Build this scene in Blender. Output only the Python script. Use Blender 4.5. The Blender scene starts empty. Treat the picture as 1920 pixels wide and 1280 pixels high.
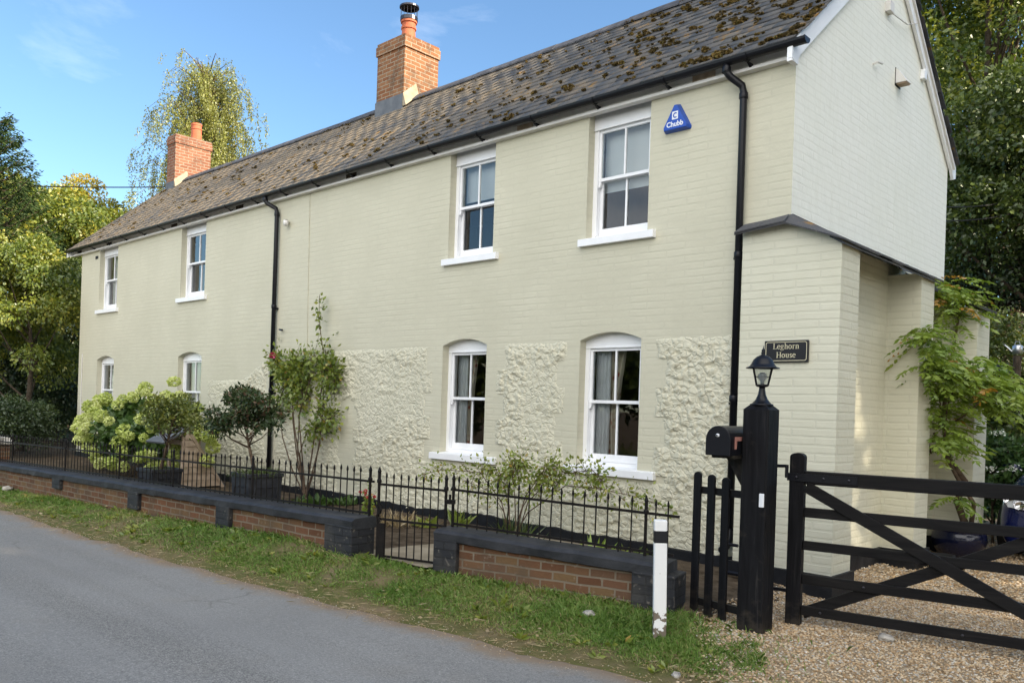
import bpy, math, random
import numpy as np
from mathutils import Matrix, Vector
R = math.radians
random.seed(7); rng = np.random.default_rng(11)
scn = bpy.context.scene
COL = scn.collection

# ------------------------------------------------------------------ camera
F_PX, SH, YAW, ROLL = 1560.4, 123.9, 0.7577, 0.033      # level camera with a rising front and a slight roll
CAM = np.array([3.4962, -7.4497, 1.5892])
cd = bpy.data.cameras.new('camera'); cam = bpy.data.objects.new('camera', cd); COL.objects.link(cam)
cd.sensor_width = 36; cd.lens = F_PX / 1920 * 36
cd.shift_x = math.sin(ROLL) * SH / 1920; cd.shift_y = math.cos(ROLL) * SH / 1920
cd.clip_end = 2000; cd.clip_start = .05
cam.matrix_world = Matrix.Translation(CAM) @ Matrix.Rotation(YAW, 4, 'Z') @ Matrix.Rotation(R(90), 4, 'X') @ Matrix.Rotation(ROLL, 4, 'Z')
scn.camera = cam
FW = np.array([-math.sin(YAW), math.cos(YAW), 0]); RT = np.array([math.cos(YAW), math.sin(YAW), 0])
def ray(px, py):
    a, b = px - 960, py - 640; c, s = math.cos(ROLL), math.sin(ROLL)
    return RT * ((c*a + s*b) / F_PX) + FW + np.array([0, 0, -((-s*a + c*b) - SH) / F_PX])
def onY(px, py, Y=0.): v = ray(px, py); return CAM + v * (Y - CAM[1]) / v[1]
def onZ(px, py, Z=0.): v = ray(px, py); return CAM + v * (Z - CAM[2]) / v[2]
def atd(px, py, d): return CAM + ray(px, py) * d

# ------------------------------------------------------------------ sky, sun, exposure
SUN_EL, SUN_AZ = R(29), R(16)           # azimuth measured from +X towards +Y
SUN_DIR = Vector((math.cos(SUN_EL)*math.cos(SUN_AZ), math.cos(SUN_EL)*math.sin(SUN_AZ), math.sin(SUN_EL)))
w = bpy.data.worlds.new('World'); scn.world = w; w.use_nodes = True
nt = w.node_tree; nt.nodes.clear()
def nd(t, typ, **kw):
    n = t.nodes.new(typ)
    for k, v in kw.items():
        if k.startswith('_'): setattr(n, k[1:], v)
        else:
            key = int(k[1:]) if k[0] == 'i' and k[1:].isdigit() else k.replace('__', ' ')
            if hasattr(v, 'links') and hasattr(v, 'type') and hasattr(v, 'node'): t.links.new(v, n.inputs[key])
            else: n.inputs[key].default_value = v
    return n
sky = nd(nt, 'ShaderNodeTexSky', _sky_type='NISHITA', _sun_disc=False, _sun_elevation=SUN_EL,
         _sun_rotation=R(90) - SUN_AZ, _altitude=100, _air_density=1.15, _dust_density=.25, _ozone_density=1.9)
blue = nd(nt, 'ShaderNodeVectorMath', _operation='MULTIPLY', i0=sky.outputs[0], i1=(.79, .96, 1.08))   # clear, deep blue summer air
bg = nd(nt, 'ShaderNodeBackground', Color=blue.outputs[0], Strength=.083)
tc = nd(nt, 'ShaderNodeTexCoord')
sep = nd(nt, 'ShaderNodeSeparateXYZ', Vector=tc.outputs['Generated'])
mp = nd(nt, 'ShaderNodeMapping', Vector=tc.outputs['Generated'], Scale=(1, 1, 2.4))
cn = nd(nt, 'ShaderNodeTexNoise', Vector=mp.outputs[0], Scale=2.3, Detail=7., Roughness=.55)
# unseen bright clouds added south-east to light the house, thin wisps in the north-west
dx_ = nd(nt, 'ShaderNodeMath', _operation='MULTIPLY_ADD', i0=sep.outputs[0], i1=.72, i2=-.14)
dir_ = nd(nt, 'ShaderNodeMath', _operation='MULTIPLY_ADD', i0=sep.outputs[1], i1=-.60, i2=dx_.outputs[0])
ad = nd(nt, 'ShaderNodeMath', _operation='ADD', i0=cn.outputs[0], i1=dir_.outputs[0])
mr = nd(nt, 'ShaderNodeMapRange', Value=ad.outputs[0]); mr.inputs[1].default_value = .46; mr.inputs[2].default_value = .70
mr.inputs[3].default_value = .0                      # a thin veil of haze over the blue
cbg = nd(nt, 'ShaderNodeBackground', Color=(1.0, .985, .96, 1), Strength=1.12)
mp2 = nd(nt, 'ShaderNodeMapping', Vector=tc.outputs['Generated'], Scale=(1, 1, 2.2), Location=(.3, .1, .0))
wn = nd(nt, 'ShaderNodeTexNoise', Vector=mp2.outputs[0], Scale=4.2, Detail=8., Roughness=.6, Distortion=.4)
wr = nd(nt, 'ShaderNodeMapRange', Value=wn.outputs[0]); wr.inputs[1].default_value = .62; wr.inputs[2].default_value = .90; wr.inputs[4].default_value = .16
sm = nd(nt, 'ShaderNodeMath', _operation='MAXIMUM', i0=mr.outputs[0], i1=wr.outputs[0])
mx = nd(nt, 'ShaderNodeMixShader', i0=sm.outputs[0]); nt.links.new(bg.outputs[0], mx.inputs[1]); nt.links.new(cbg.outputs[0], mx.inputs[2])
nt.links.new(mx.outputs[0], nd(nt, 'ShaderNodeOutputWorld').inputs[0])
sl = bpy.data.lights.new('sun', 'SUN'); sl.energy = 4.2; sl.angle = R(.6); sl.color = (1, .86, .66)
so = bpy.data.objects.new('sun', sl); COL.objects.link(so); so.rotation_euler = SUN_DIR.to_track_quat('Z', 'Y').to_euler()
so.location = (20, 10, 30)
vs = scn.view_settings; vs.view_transform = 'Standard'; vs.look = 'None'; vs.gamma = 1; vs.exposure = 1.42
scn.cycles.max_bounces = 8; scn.cycles.transparent_max_bounces = 12

# ------------------------------------------------------------------ material helpers
def ramp(t, fac, stops, interp='LINEAR'):
    n = t.nodes.new('ShaderNodeValToRGB'); cr = n.color_ramp; cr.interpolation = interp
    while len(cr.elements) < len(stops): cr.elements.new(.5)
    for e, (p, c) in zip(cr.elements, stops):
        e.position = p; e.color = (*c, 1) if len(c) == 3 else c
    t.links.new(fac, n.inputs[0]); return n.outputs[0]
def mixc(t, fac, a, b, mode='MIX'):
    n = t.nodes.new('ShaderNodeMix'); n.data_type = 'RGBA'; n.blend_type = mode
    for s, v in ((0, fac), (6, a), (7, b)):
        if hasattr(v, 'node'): t.links.new(v, n.inputs[s])
        else: n.inputs[s].default_value = v if not isinstance(v, tuple) else ((*v, 1) if len(v) == 3 else v)
    return n.outputs[2]
def math_(t, op, a, b=0., c=0.):
    n = t.nodes.new('ShaderNodeMath'); n.operation = op
    for i, v in enumerate((a, b, c)):
        if hasattr(v, 'node'): t.links.new(v, n.inputs[i])
        else: n.inputs[i].default_value = v
    return n.outputs[0]
def noise(t, scale, detail=4., vec=None, rough=.55, dist=0.):
    n = nd(t, 'ShaderNodeTexNoise', Scale=scale, Detail=detail, Roughness=rough, Distortion=dist)
    t.links.new(vec if vec is not None else coords(t), n.inputs[0]); return n.outputs[0]
def coords(t, kind='Object'):
    for n in t.nodes:
        if n.type == 'TEX_COORD': return n.outputs[kind]
    return t.nodes.new('ShaderNodeTexCoord').outputs[kind]
def attr(t, name):
    n = t.nodes.new('ShaderNodeAttribute'); n.attribute_name = name; return n.outputs['Fac']
def bump(t, h, strength=.5, dist=.01, prev=None):
    n = nd(t, 'ShaderNodeBump', Strength=strength, Distance=dist); t.links.new(h, n.inputs['Height'])
    if prev is not None: t.links.new(prev, n.inputs['Normal'])
    return n.outputs[0]
def mat(name, col=(.5, .5, .5), rough=.6, spec=.3, metal=0., fn=None, coat=0.):
    m = bpy.data.materials.new(name); m.use_nodes = True; t = m.node_tree; b = t.nodes['Principled BSDF']
    b.inputs['Base Color'].default_value = (*col, 1); b.inputs['Roughness'].default_value = rough
    b.inputs['Specular IOR Level'].default_value = spec; b.inputs['Metallic'].default_value = metal
    b.inputs['Coat Weight'].default_value = coat
    if fn: fn(t, b)
    return m
def setc(t, b, c): t.links.new(c, b.inputs['Base Color'])
def setn(t, b, n): t.links.new(n, b.inputs['Normal'])
def worn(c1, c2, scale=8., bs=.15, bd=.004, fine=60.):
    def f(t, b):
        n = noise(t, scale, 5.); setc(t, b, ramp(t, n, [(.35, c1), (.65, c2)]))
        setn(t, b, bump(t, noise(t, fine, 3.), bs, bd))
    return f
def brickvec(t):
    s = nd(t, 'ShaderNodeSeparateXYZ'); t.links.new(coords(t), s.inputs[0])
    u = math_(t, 'ADD', s.outputs[0], s.outputs[1])
    c = nd(t, 'ShaderNodeCombineXYZ'); t.links.new(u, c.inputs[0]); t.links.new(s.outputs[2], c.inputs[1])
    n = nd(t, 'ShaderNodeTexNoise', Scale=3., Detail=3.); t.links.new(coords(t), n.inputs[0])
    v = nd(t, 'ShaderNodeVectorMath', _operation='MULTIPLY_ADD'); t.links.new(n.outputs[1], v.inputs[0])
    v.inputs[1].default_value = (.022, .022, .022); t.links.new(c.outputs[0], v.inputs[2])
    return v.outputs[0]
def bricks(t, mortar=.01, w=.225, h=.075, smooth=.3):
    n = nd(t, 'ShaderNodeTexBrick', Scale=1., Mortar__Size=mortar, Mortar__Smooth=smooth, Bias=0., Brick__Width=w, Row__Height=h)
    n.inputs['Color1'].default_value = (0, 0, 0, 1); n.inputs['Color2'].default_value = (1, 1, 1, 1); n.inputs['Mortar'].default_value = (.5, .5, .5, 1)
    t.links.new(brickvec(t), n.inputs['Vector']); return n
def painted_brick(c1, c2, depth=.006, mortar=.012, streak=None, bw=.45, f0=.46):
    def f(t, b):
        n = bricks(t, mortar, bw, smooth=.3); big = noise(t, 1.1, 5.); mid = noise(t, 9., 4.)
        c = ramp(t, big, [(.3, c1), (.7, c2)])
        c = mixc(t, math_(t, 'MULTIPLY', n.outputs['Fac'], .10), c, (.40, .39, .31))
        c = mixc(t, math_(t, 'MULTIPLY', ramp(t, mid, [(.52, (0, 0, 0)), (.75, (1, 1, 1))]), .18), c, tuple(x * .86 for x in c2))
        if streak:
            mpn = nd(t, 'ShaderNodeMapping', Scale=(5., 5., .35)); t.links.new(coords(t), mpn.inputs[0])
            sn = noise(t, 1.6, 5., vec=mpn.outputs[0]); c = mixc(t, math_(t, 'MULTIPLY', ramp(t, sn, [(.56, (0, 0, 0)), (.74, (1, 1, 1))]), .35), c, streak)
        setc(t, b, c)
        # worn joints: the mortar fades out where the paint has filled it
        fade = ramp(t, noise(t, 2.2, 3.), [(f0, (.12, .12, .12)), (f0 + .2, (1, 1, 1))])
        h = math_(t, 'MULTIPLY', math_(t, 'SUBTRACT', 1., n.outputs['Fac']), fade)
        h2 = math_(t, 'ADD', h, math_(t, 'MULTIPLY', n.outputs['Color'], .35))
        nn = bump(t, h2, .5, depth); nn = bump(t, noise(t, 38., 4.), .22, .006, nn); nn = bump(t, noise(t, 6., 3.), .45, .016, nn)
        setn(t, b, nn)
    return f
def bare_brick(cols, mortar_col, dirt=(.05, .045, .04), dirt_amt=.5):
    def f(t, b):
        n = bricks(t, .009, smooth=.2)
        c = ramp(t, n.outputs['Color'], [(i / (len(cols) - 1), k) for i, k in enumerate(cols)])
        c = mixc(t, math_(t, 'MULTIPLY', noise(t, 22., 4.), .55), c, tuple(x * .6 for x in cols[0]))
        c = mixc(t, n.outputs['Fac'], c, mortar_col)
        c = mixc(t, math_(t, 'MULTIPLY', ramp(t, noise(t, 3.4, 5.), [(.48, (0, 0, 0)), (.68, (1, 1, 1))]), dirt_amt), c, dirt)
        c = mixc(t, math_(t, 'MULTIPLY', ramp(t, noise(t, 17., 6.), [(.60, (0, 0, 0)), (.72, (1, 1, 1))]), .45), c, (.34, .30, .25))
        setc(t, b, c)
        nn = bump(t, math_(t, 'SUBTRACT', 1., n.outputs['Fac']), .8, .008); setn(t, b, bump(t, noise(t, 70., 4.), .35, .006, nn))
    return f
MT = {}
CREAM1, CREAM2 = (.548, .526, .408), (.608, .584, .460)
MT['cream'] = mat('painted_brick_cream', rough=.62, spec=.25, fn=painted_brick(CREAM1, CREAM2))
MT['cream_big'] = mat('painted_brick_pier', rough=.62, spec=.25, fn=painted_brick((.62, .602, .475), (.68, .662, .535), .008, .012, bw=.45, f0=.25))
MT['mint'] = mat('painted_brick_mint', rough=.6, spec=.25, fn=painted_brick((.85, .86, .785), (.88, .885, .825), .0045, .011, (.74, .745, .65)))
def flint_fn(t, b):
    setc(t, b, ramp(t, noise(t, 2., 5.), [(.3, tuple(x * 1.06 for x in CREAM1)), (.7, tuple(x * 1.07 for x in CREAM2))])); nd_ = nd(t, 'ShaderNodeTexNoise', Scale=9., Detail=3.); t.links.new(coords(t), nd_.inputs[0])
    dv = nd(t, 'ShaderNodeVectorMath', _operation='MULTIPLY_ADD'); t.links.new(nd_.outputs[1], dv.inputs[0]); dv.inputs[1].default_value = (.05, .05, .05); t.links.new(coords(t), dv.inputs[2])
    vv = nd(t, 'ShaderNodeTexVoronoi', _feature='DISTANCE_TO_EDGE', Scale=15.); t.links.new(dv.outputs[0], vv.inputs['Vector']); v2 = nd(t, 'ShaderNodeTexVoronoi', Scale=15.); t.links.new(dv.outputs[0], v2.inputs['Vector'])
    hh = math_(t, 'MULTIPLY', ramp(t, vv.outputs['Distance'], [(.0, (0, 0, 0)), (.16, (1, 1, 1))]), math_(t, 'ADD', .35, v2.outputs['Color']))
    setn(t, b, bump(t, noise(t, 38., 5.), .4, .010, bump(t, hh, .6, .014)))
MT['flint'] = mat('painted_flint', rough=.6, spec=.25, fn=flint_fn)
MT['plinth'] = mat('black_bitumen', rough=.55, fn=worn((.006, .0065, .009), (.013, .014, .017), 9, .4, .006, 40))
MT['white'] = mat('white_gloss', rough=.35, spec=.4, fn=worn((.84, .85, .87), (.89, .90, .92), 5, .05, .002, 80))
MT['white_old'] = mat('white_weathered', rough=.5, fn=worn((.66, .64, .61), (.74, .73, .71), 6, .1, .003, 60))
MT['blackpipe'] = mat('black_plastic', (.006, .0065, .010), .38, .3)
MT['blackwood'] = mat('black_stained_wood', rough=.55, spec=.16)
def wood_fn(t, b):
    mpn = nd(t, 'ShaderNodeMapping', Scale=(16, 16, 1.1)); t.links.new(coords(t), mpn.inputs[0])
    n = noise(t, 1.5, 6., vec=mpn.outputs[0], dist=1.2)
    setc(t, b, ramp(t, n, [(.3, (.0025, .0025, .0035)), (.62, (.009, .009, .011)), (.74, (.030, .028, .028))])); setn(t, b, bump(t, n, .5, .008))
    s = nd(t, 'ShaderNodeSeparateXYZ'); t.links.new(coords(t), s.inputs[0]); dz = nd(t, 'ShaderNodeMapRange', Value=s.outputs[2]); dz.inputs[1].default_value = .30; dz.inputs[2].default_value = .0; dz.inputs[4].default_value = .30
    k = ramp(t, math_(t, 'ADD', noise(t, 13., 5.), dz.outputs[0]), [(.62, (0, 0, 0)), (.90, (.35, .35, .35))])
    c0 = b.inputs['Base Color'].links[0].from_socket; setc(t, b, mixc(t, k, c0, (.085, .07, .052)))
wood_fn(MT['blackwood'].node_tree, MT['blackwood'].node_tree.nodes['Principled BSDF'])
def woodx_fn(t, b):
    mpn = nd(t, 'ShaderNodeMapping', Scale=(1.1, 16, 16)); t.links.new(coords(t), mpn.inputs[0])
    n = noise(t, 1.5, 6., vec=mpn.outputs[0], dist=1.2)
    setc(t, b, ramp(t, n, [(.3, (.003, .003, .004)), (.62, (.010, .0095, .010)), (.76, (.028, .026, .025))])); setn(t, b, bump(t, n, .3, .005))
MT['blackwoodx'] = mat('black_stained_rail', rough=.55, spec=.18, fn=woodx_fn)
MT['iron'] = mat('black_iron', rough=.55, spec=.2, fn=worn((.004, .004, .0045), (.012, .009, .008), 14, .2, .003, 120))
MT['coping'] = mat('dark_masonry_paint', rough=.6, spec=.3, fn=worn((.018, .020, .024), (.040, .042, .049), 5, .5, .012, 22))
MT['wallbrick'] = mat('old_red_brick', rough=.9, spec=.1, fn=bare_brick([(.125, .062, .036), (.165, .085, .05), (.19, .125, .065), (.20, .095, .055), (.14, .09, .06)], (.20, .165, .125), (.10, .076, .055), .7))
MT['pierpaint'] = mat('painted_brick_dark', rough=.6, spec=.25, fn=bare_brick([(.020, .022, .027), (.034, .036, .043)], (.017, .018, .021), (.075, .07, .064), .55))
MT['chimbrick'] = mat('orange_brick', rough=.85, spec=.15, fn=bare_brick([(.22, .095, .045), (.28, .125, .06), (.31, .165, .085), (.235, .10, .05)], (.33, .27, .20), (.085, .066, .05), .75))
MT['chimred'] = mat('red_brick', rough=.85, spec=.15, fn=bare_brick([(.21, .085, .05), (.28, .12, .07), (.31, .15, .09), (.24, .095, .06)], (.32, .26, .20), (.09, .05, .04), .5))
MT['terracotta'] = mat('terracotta', rough=.7, fn=worn((.40, .11, .055), (.48, .15, .075), 7, .1, .003, 50))
MT['lead'] = mat('lead_sheet', rough=.55, fn=worn((.10, .11, .125), (.15, .16, .175), 6, .15, .004, 30))
MT['cement'] = mat('cement_fillet', rough=.9, fn=worn((.26, .22, .155), (.36, .31, .23), 6, .4, .006, 40))
MT['steel'] = mat('dark_steel', (.05, .05, .06), .35, .5, .8)
def slate_fn(t, b):
    a = attr(t, 'tint')
    c = ramp(t, a, [(0, (.070, .070, .076)), (.35, (.090, .090, .094)), (.7, (.112, .108, .104)), (1, (.14, .128, .112))])
    s = nd(t, 'ShaderNodeSeparateXYZ'); t.links.new(coords(t), s.inputs[0])
    # tan lichen film, with sunlight on the west end painted in as more tan
    west = nd(t, 'ShaderNodeMapRange', Value=s.outputs[0]); west.inputs[1].default_value = -1.5; west.inputs[2].default_value = -8.5
    l = math_(t, 'ADD', noise(t, 1.3, 6.), math_(t, 'MULTIPLY', west.outputs[0], .27))
    c = mixc(t, ramp(t, l, [(.57, (0, 0, 0)), (.80, (.8, .8, .8))]), c, (.25, .20, .14))
    c = mixc(t, math_(t, 'MULTIPLY', ramp(t, noise(t, 26., 3.), [(.62, (0, 0, 0)), (.70, (1, 1, 1))]), .55), c, (.21, .20, .17))
    c = mixc(t, ramp(t, math_(t, 'MULTIPLY', noise(t, 2.6, 4.), noise(t, 11., 4.)), [(.335, (0, 0, 0)), (.40, (.85, .85, .85))]), c, (.27, .15, .035))
    setc(t, b, c); setn(t, b, bump(t, noise(t, 24., 5.), .35, .006))
MT['slate'] = mat('roof_slate', rough=.62, spec=.3, fn=slate_fn)
MT['ridge'] = mat('ridge_tile', rough=.7, fn=worn((.05, .052, .06), (.10, .10, .11), 8, .3, .006, 30))
def leafmat(name, stops, trans=.35, rough=.45, gloss=.06):
    m = bpy.data.materials.new(name); m.use_nodes = True; t = m.node_tree; t.nodes.clear()
    c = ramp(t, attr(t, 'tint'), stops)
    d = nd(t, 'ShaderNodeBsdfDiffuse', Color=c); tr = nd(t, 'ShaderNodeBsdfTranslucent', Color=mixc(t, 1., c, (1.0, .95, .45), 'MULTIPLY'))
    g = nd(t, 'ShaderNodeBsdfGlossy', Roughness=rough); g.inputs[0].default_value = (.8, .85, .8, 1)
    a = nd(t, 'ShaderNodeMixShader', i0=trans); t.links.new(d.outputs[0], a.inputs[1]); t.links.new(tr.outputs[0], a.inputs[2])
    e = nd(t, 'ShaderNodeMixShader', i0=gloss); t.links.new(a.outputs[0], e.inputs[1]); t.links.new(g.outputs[0], e.inputs[2])
    t.links.new(e.outputs[0], nd(t, 'ShaderNodeOutputMaterial').inputs[0]); return m
MT['moss'] = leafmat('moss', [(0, (.075, .060, .028)), (.4, (.13, .095, .040)), (.75, (.21, .135, .04)), (1, (.15, .15, .05))], .05, .8, .01)
MT['leaf_maple'] = leafmat('leaf_yellow_green', [(0, (.075, .10, .014)), (.5, (.25, .26, .026)), (.85, (.40, .35, .035)), (1, (.48, .34, .035))], .4)
MT['leaf_beech'] = leafmat('leaf_green_gold', [(0, (.055, .095, .014)), (.5, (.15, .20, .028)), (.85, (.28, .30, .04)), (1, (.40, .36, .05))], .4)
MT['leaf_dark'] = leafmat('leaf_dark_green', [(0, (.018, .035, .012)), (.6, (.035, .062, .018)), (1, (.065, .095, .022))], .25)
MT['leaf_mid'] = leafmat('leaf_mid_green', [(0, (.045, .075, .014)), (.6, (.10, .14, .025)), (1, (.20, .21, .035))])
MT['leaf_birch'] = leafmat('leaf_birch', [(0, (.09, .115, .025)), (.5, (.22, .235, .045)), (1, (.38, .36, .08))])
MT['needle'] = leafmat('needle', [(0, (.018, .040, .012)), (.6, (.04, .07, .02)), (1, (.09, .11, .03))], .15, .6, .015)
MT['leaf_wist'] = leafmat('leaf_wisteria', [(0, (.13, .22, .03)), (.6, (.27, .37, .05)), (.9, (.22, .27, .04)), (.97, (.40, .24, .03)), (1, (.50, .22, .03))])
MT['leaf_hyd'] = leafmat('leaf_hydrangea', [(0, (.035, .085, .018)), (1, (.09, .16, .035))], .25)
MT['petal_lime'] = leafmat('petal_lime', [(0, (.40, .49, .12)), (.5, (.61, .69, .23)), (1, (.80, .83, .46))], .3, .6, .02)
MT['leaf_bay'] = leafmat('leaf_bay', [(0, (.022, .045, .015)), (.65, (.055, .085, .028)), (.88, (.09, .11, .04)), (.94, (.11, .075, .04)), (1, (.13, .07, .04))], .15, .4, .05)
MT['leaf_rose'] = leafmat('leaf_rose', [(0, (.09, .15, .025)), (.6, (.25, .31, .05)), (.9, (.34, .35, .06)), (1, (.40, .26, .06))])
MT['petal_pink'] = leafmat('petal_pink', [(0, (.55, .03, .14)), (1, (.75, .10, .26))], .3)
MT['petal_white'] = leafmat('petal_white', [(0, (.7, .7, .66)), (1, (.85, .85, .82))], .3)
MT['grass'] = leafmat('grass_blade', [(0, (.105, .205, .035)), (.5, (.205, .335, .07)), (.74, (.31, .37, .11)), (.86, (.32, .27, .13)), (1, (.46, .38, .20))], .3, .5, .03)
MT['straw'] = leafmat('straw', [(0, (.26, .19, .10)), (1, (.48, .38, .22))], .2)
MT['petal_red'] = leafmat('petal_red', [(0, (.45, .02, .03)), (1, (.6, .06, .07))], .3)
MT['bark'] = mat('bark', rough=.9, spec=.1, fn=worn((.045, .035, .026), (.10, .08, .06), 12, .8, .02, 26))
MT['birchbark'] = mat('birch_bark', rough=.8, spec=.1, fn=worn((.42, .40, .36), (.62, .60, .56), 7, .4, .01, 20))
MT['stem'] = mat('woody_stem', rough=.85, spec=.1, fn=worn((.07, .05, .035), (.14, .10, .07), 20, .5, .006, 50))
def asphalt_fn(t, b):
    f1 = noise(t, 105., 3., rough=.75); f2 = noise(t, 38., 3.); big = noise(t, .55, 5.)
    c = ramp(t, f1, [(.30, (.10, .098, .094)), (.50, (.225, .218, .206)), (.66, (.37, .36, .335)), (.76, (.56, .54, .49))])
    c = mixc(t, .55, c, ramp(t, noise(t, 48., 3., rough=.7), [(.36, (.55, .55, .55)), (.5, (1, 1, 1)), (.64, (1.5, 1.48, 1.42))]), 'MULTIPLY')
    mpn = nd(t, 'ShaderNodeMapping', Scale=(.12, 1.5, 1)); t.links.new(coords(t), mpn.inputs[0])
    c = mixc(t, math_(t, 'MULTIPLY', ramp(t, noise(t, 1.0, 4., vec=mpn.outputs[0]), [(.40, (0, 0, 0)), (.62, (1, 1, 1))]), .45), c, (.31, .305, .295))
    c = mixc(t, math_(t, 'MULTIPLY', ramp(t, big, [(.35, (0, 0, 0)), (.7, (1, 1, 1))]), .35), c, (.17, .168, .165))
    vo = nd(t, 'ShaderNodeTexVoronoi', _feature='DISTANCE_TO_EDGE', Scale=.42)
    dn = nd(t, 'ShaderNodeTexNoise', Scale=3., Detail=5.); t.links.new(coords(t), dn.inputs[0])
    dv = nd(t, 'ShaderNodeVectorMath', _operation='MULTIPLY_ADD'); t.links.new(dn.outputs[1], dv.inputs[0]); dv.inputs[1].default_value = (.5, .5, 0); t.links.new(coords(t), dv.inputs[2]); t.links.new(dv.outputs[0], vo.inputs['Vector'])
    ck = math_(t, 'MULTIPLY', ramp(t, vo.outputs['Distance'], [(.0, (1, 1, 1)), (.010, (0, 0, 0))]), ramp(t, noise(t, .8, 2.), [(.55, (0, 0, 0)), (.65, (.35, .35, .35))]))
    c = mixc(t, ck, c, (.06, .058, .055))
    c = mixc(t, math_(t, 'MULTIPLY', ramp(t, noise(t, 2.1, 6.), [(.55, (0, 0, 0)), (.75, (1, 1, 1))]), .25), c, (.26, .235, .20))
    e = math_(t, 'ADD', attr(t, 'tint'), math_(t, 'MULTIPLY', noise(t, 7., 5.), .5))
    c = mixc(t, ramp(t, e, [(.62, (0, 0, 0)), (1.05, (.9, .9, .9))]), c, (.27, .20, .135))
    setc(t, b, c); nn = bump(t, f1, .6, .006); setn(t, b, bump(t, f2, .4, .008, nn))
MT['asphalt'] = mat('asphalt', rough=.85, spec=.2, fn=asphalt_fn)
MT['soil'] = mat('garden_soil', rough=.95, spec=.1, fn=worn((.055, .040, .026), (.13, .10, .07), 7, .9, .03, 28))
def turf_fn(t, b):
    n = noise(t, 3.5, 6.); setc(t, b, ramp(t, n, [(.35, (.085, .105, .028)), (.52, (.13, .12, .05)), (.68, (.20, .15, .09))]))
    setn(t, b, bump(t, noise(t, 40., 5.), .9, .02))
MT['turf'] = mat('verge_turf', rough=.95, spec=.1, fn=turf_fn)
def lawn_fn(t, b):
    n = noise(t, .8, 7.); setc(t, b, ramp(t, n, [(.35, (.045, .060, .018)), (.6, (.075, .085, .025)), (.75, (.11, .09, .045))]))
    setn(t, b, bump(t, noise(t, 14., 5.), .8, .05))
MT['lawn'] = mat('lawn', rough=.95, spec=.1, fn=lawn_fn)
MT['gravelbase'] = mat('gravel_bed', rough=.95, spec=.1, fn=worn((.24, .175, .105), (.46, .36, .24), 45, 1., .02, 60))
def pebble_fn(t, b):
    setc(t, b, ramp(t, attr(t, 'tint'), [(0, (.17, .11, .06)), (.2, (.38, .25, .13)), (.45, (.58, .42, .25)), (.7, (.64, .53, .38)), (.86, (.42, .40, .36)), (1, (.82, .77, .68))]))
MT['pebble'] = mat('flint_pebble', rough=.75, spec=.25, fn=pebble_fn)
MT['path'] = mat('old_concrete', rough=.9, spec=.15, fn=worn((.24, .20, .14), (.36, .31, .23), 3.5, .5, .01, 45))
MT['stone'] = mat('flint_stone', rough=.8, fn=worn((.16, .15, .135), (.50, .47, .42), 9, .7, .02, 18))
MT['planter'] = mat('dark_lead_planter', rough=.55, fn=worn((.018, .020, .026), (.038, .040, .048), 6, .15, .004, 40))
MT['oldwood'] = mat('bare_weathered_board', rough=.8, fn=worn((.32, .24, .17), (.48, .38, .29), 9, .3, .005, 50))
MT['signblack'] = mat('sign_black', (.010, .010, .013), .35, .4)
MT['signcream'] = mat('sign_cream', (.72, .66, .46), .5)
MT['blue'] = mat('alarm_blue', (.012, .075, .42), .35, .4)
MT['silverwhite'] = mat('plain_white', (.78, .80, .84), .5)
MT['pinkflag'] = mat('faded_red', (.40, .19, .16), .6)
MT['blueglaze'] = mat('blue_glaze', (.004, .006, .022), .2, .4, coat=.3)
MT['carpaint'] = mat('car_blue', (.006, .012, .085), .25, .5, .3, coat=1.)
MT['headlamp'] = mat('headlamp_lens', (.50, .52, .55), .08, .7, coat=1.)
MT['rubber'] = mat('rubber', (.012, .012, .012), .8)
MT['chrome'] = mat('chrome', (.75, .75, .77), .12, .5, 1.)
MT['galv'] = mat('galvanised', (.55, .57, .60), .35, .5, .9)
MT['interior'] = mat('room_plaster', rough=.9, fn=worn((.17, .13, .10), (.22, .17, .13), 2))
MT['net'] = mat('net_curtain', (.62, .64, .66), .9, fn=worn((.55, .57, .60), (.68, .70, .72), 5))
def floral_fn(t, b):
    v = nd(t, 'ShaderNodeTexVoronoi', Scale=11.); t.links.new(coords(t), v.inputs[0])
    setc(t, b, ramp(t, v.outputs['Distance'], [(.12, (.30, .06, .06)), (.3, (.42, .30, .22)), (.42, (.55, .49, .40))]))
MT['floral'] = mat('floral_curtain', rough=.9, fn=floral_fn)
MT['blind'] = mat('pale_blind', (.66, .70, .72), .8)
def glass(name, tint, ior=1.52):
    m = bpy.data.materials.new(name); m.use_nodes = True; t = m.node_tree; t.nodes.clear()
    fr = nd(t, 'ShaderNodeFresnel', IOR=ior); f2 = math_(t, 'MINIMUM', math_(t, 'MULTIPLY', fr.outputs[0], 1.8), 1.)
    tr = nd(t, 'ShaderNodeBsdfTransparent', Color=(*tint, 1)); g = nd(t, 'ShaderNodeBsdfGlossy', Roughness=.01)
    nn = nd(t, 'ShaderNodeTexNoise', Scale=1.6, Detail=1.); t.links.new(coords(t), nn.inputs[0]); bb = bump(t, nn.outputs[0], .05, .05)
    t.links.new(bb, g.inputs['Normal'])
    x = nd(t, 'ShaderNodeMixShader'); t.links.new(f2, x.inputs[0]); t.links.new(tr.outputs[0], x.inputs[1]); t.links.new(g.outputs[0], x.inputs[2])
    t.links.new(x.outputs[0], nd(t, 'ShaderNodeOutputMaterial').inputs[0]); return m
MT['glass'] = glass('window_glass', (.88, .92, .92)); MT['lampglass'] = glass('lamp_glass', (.80, .82, .80))

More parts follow.
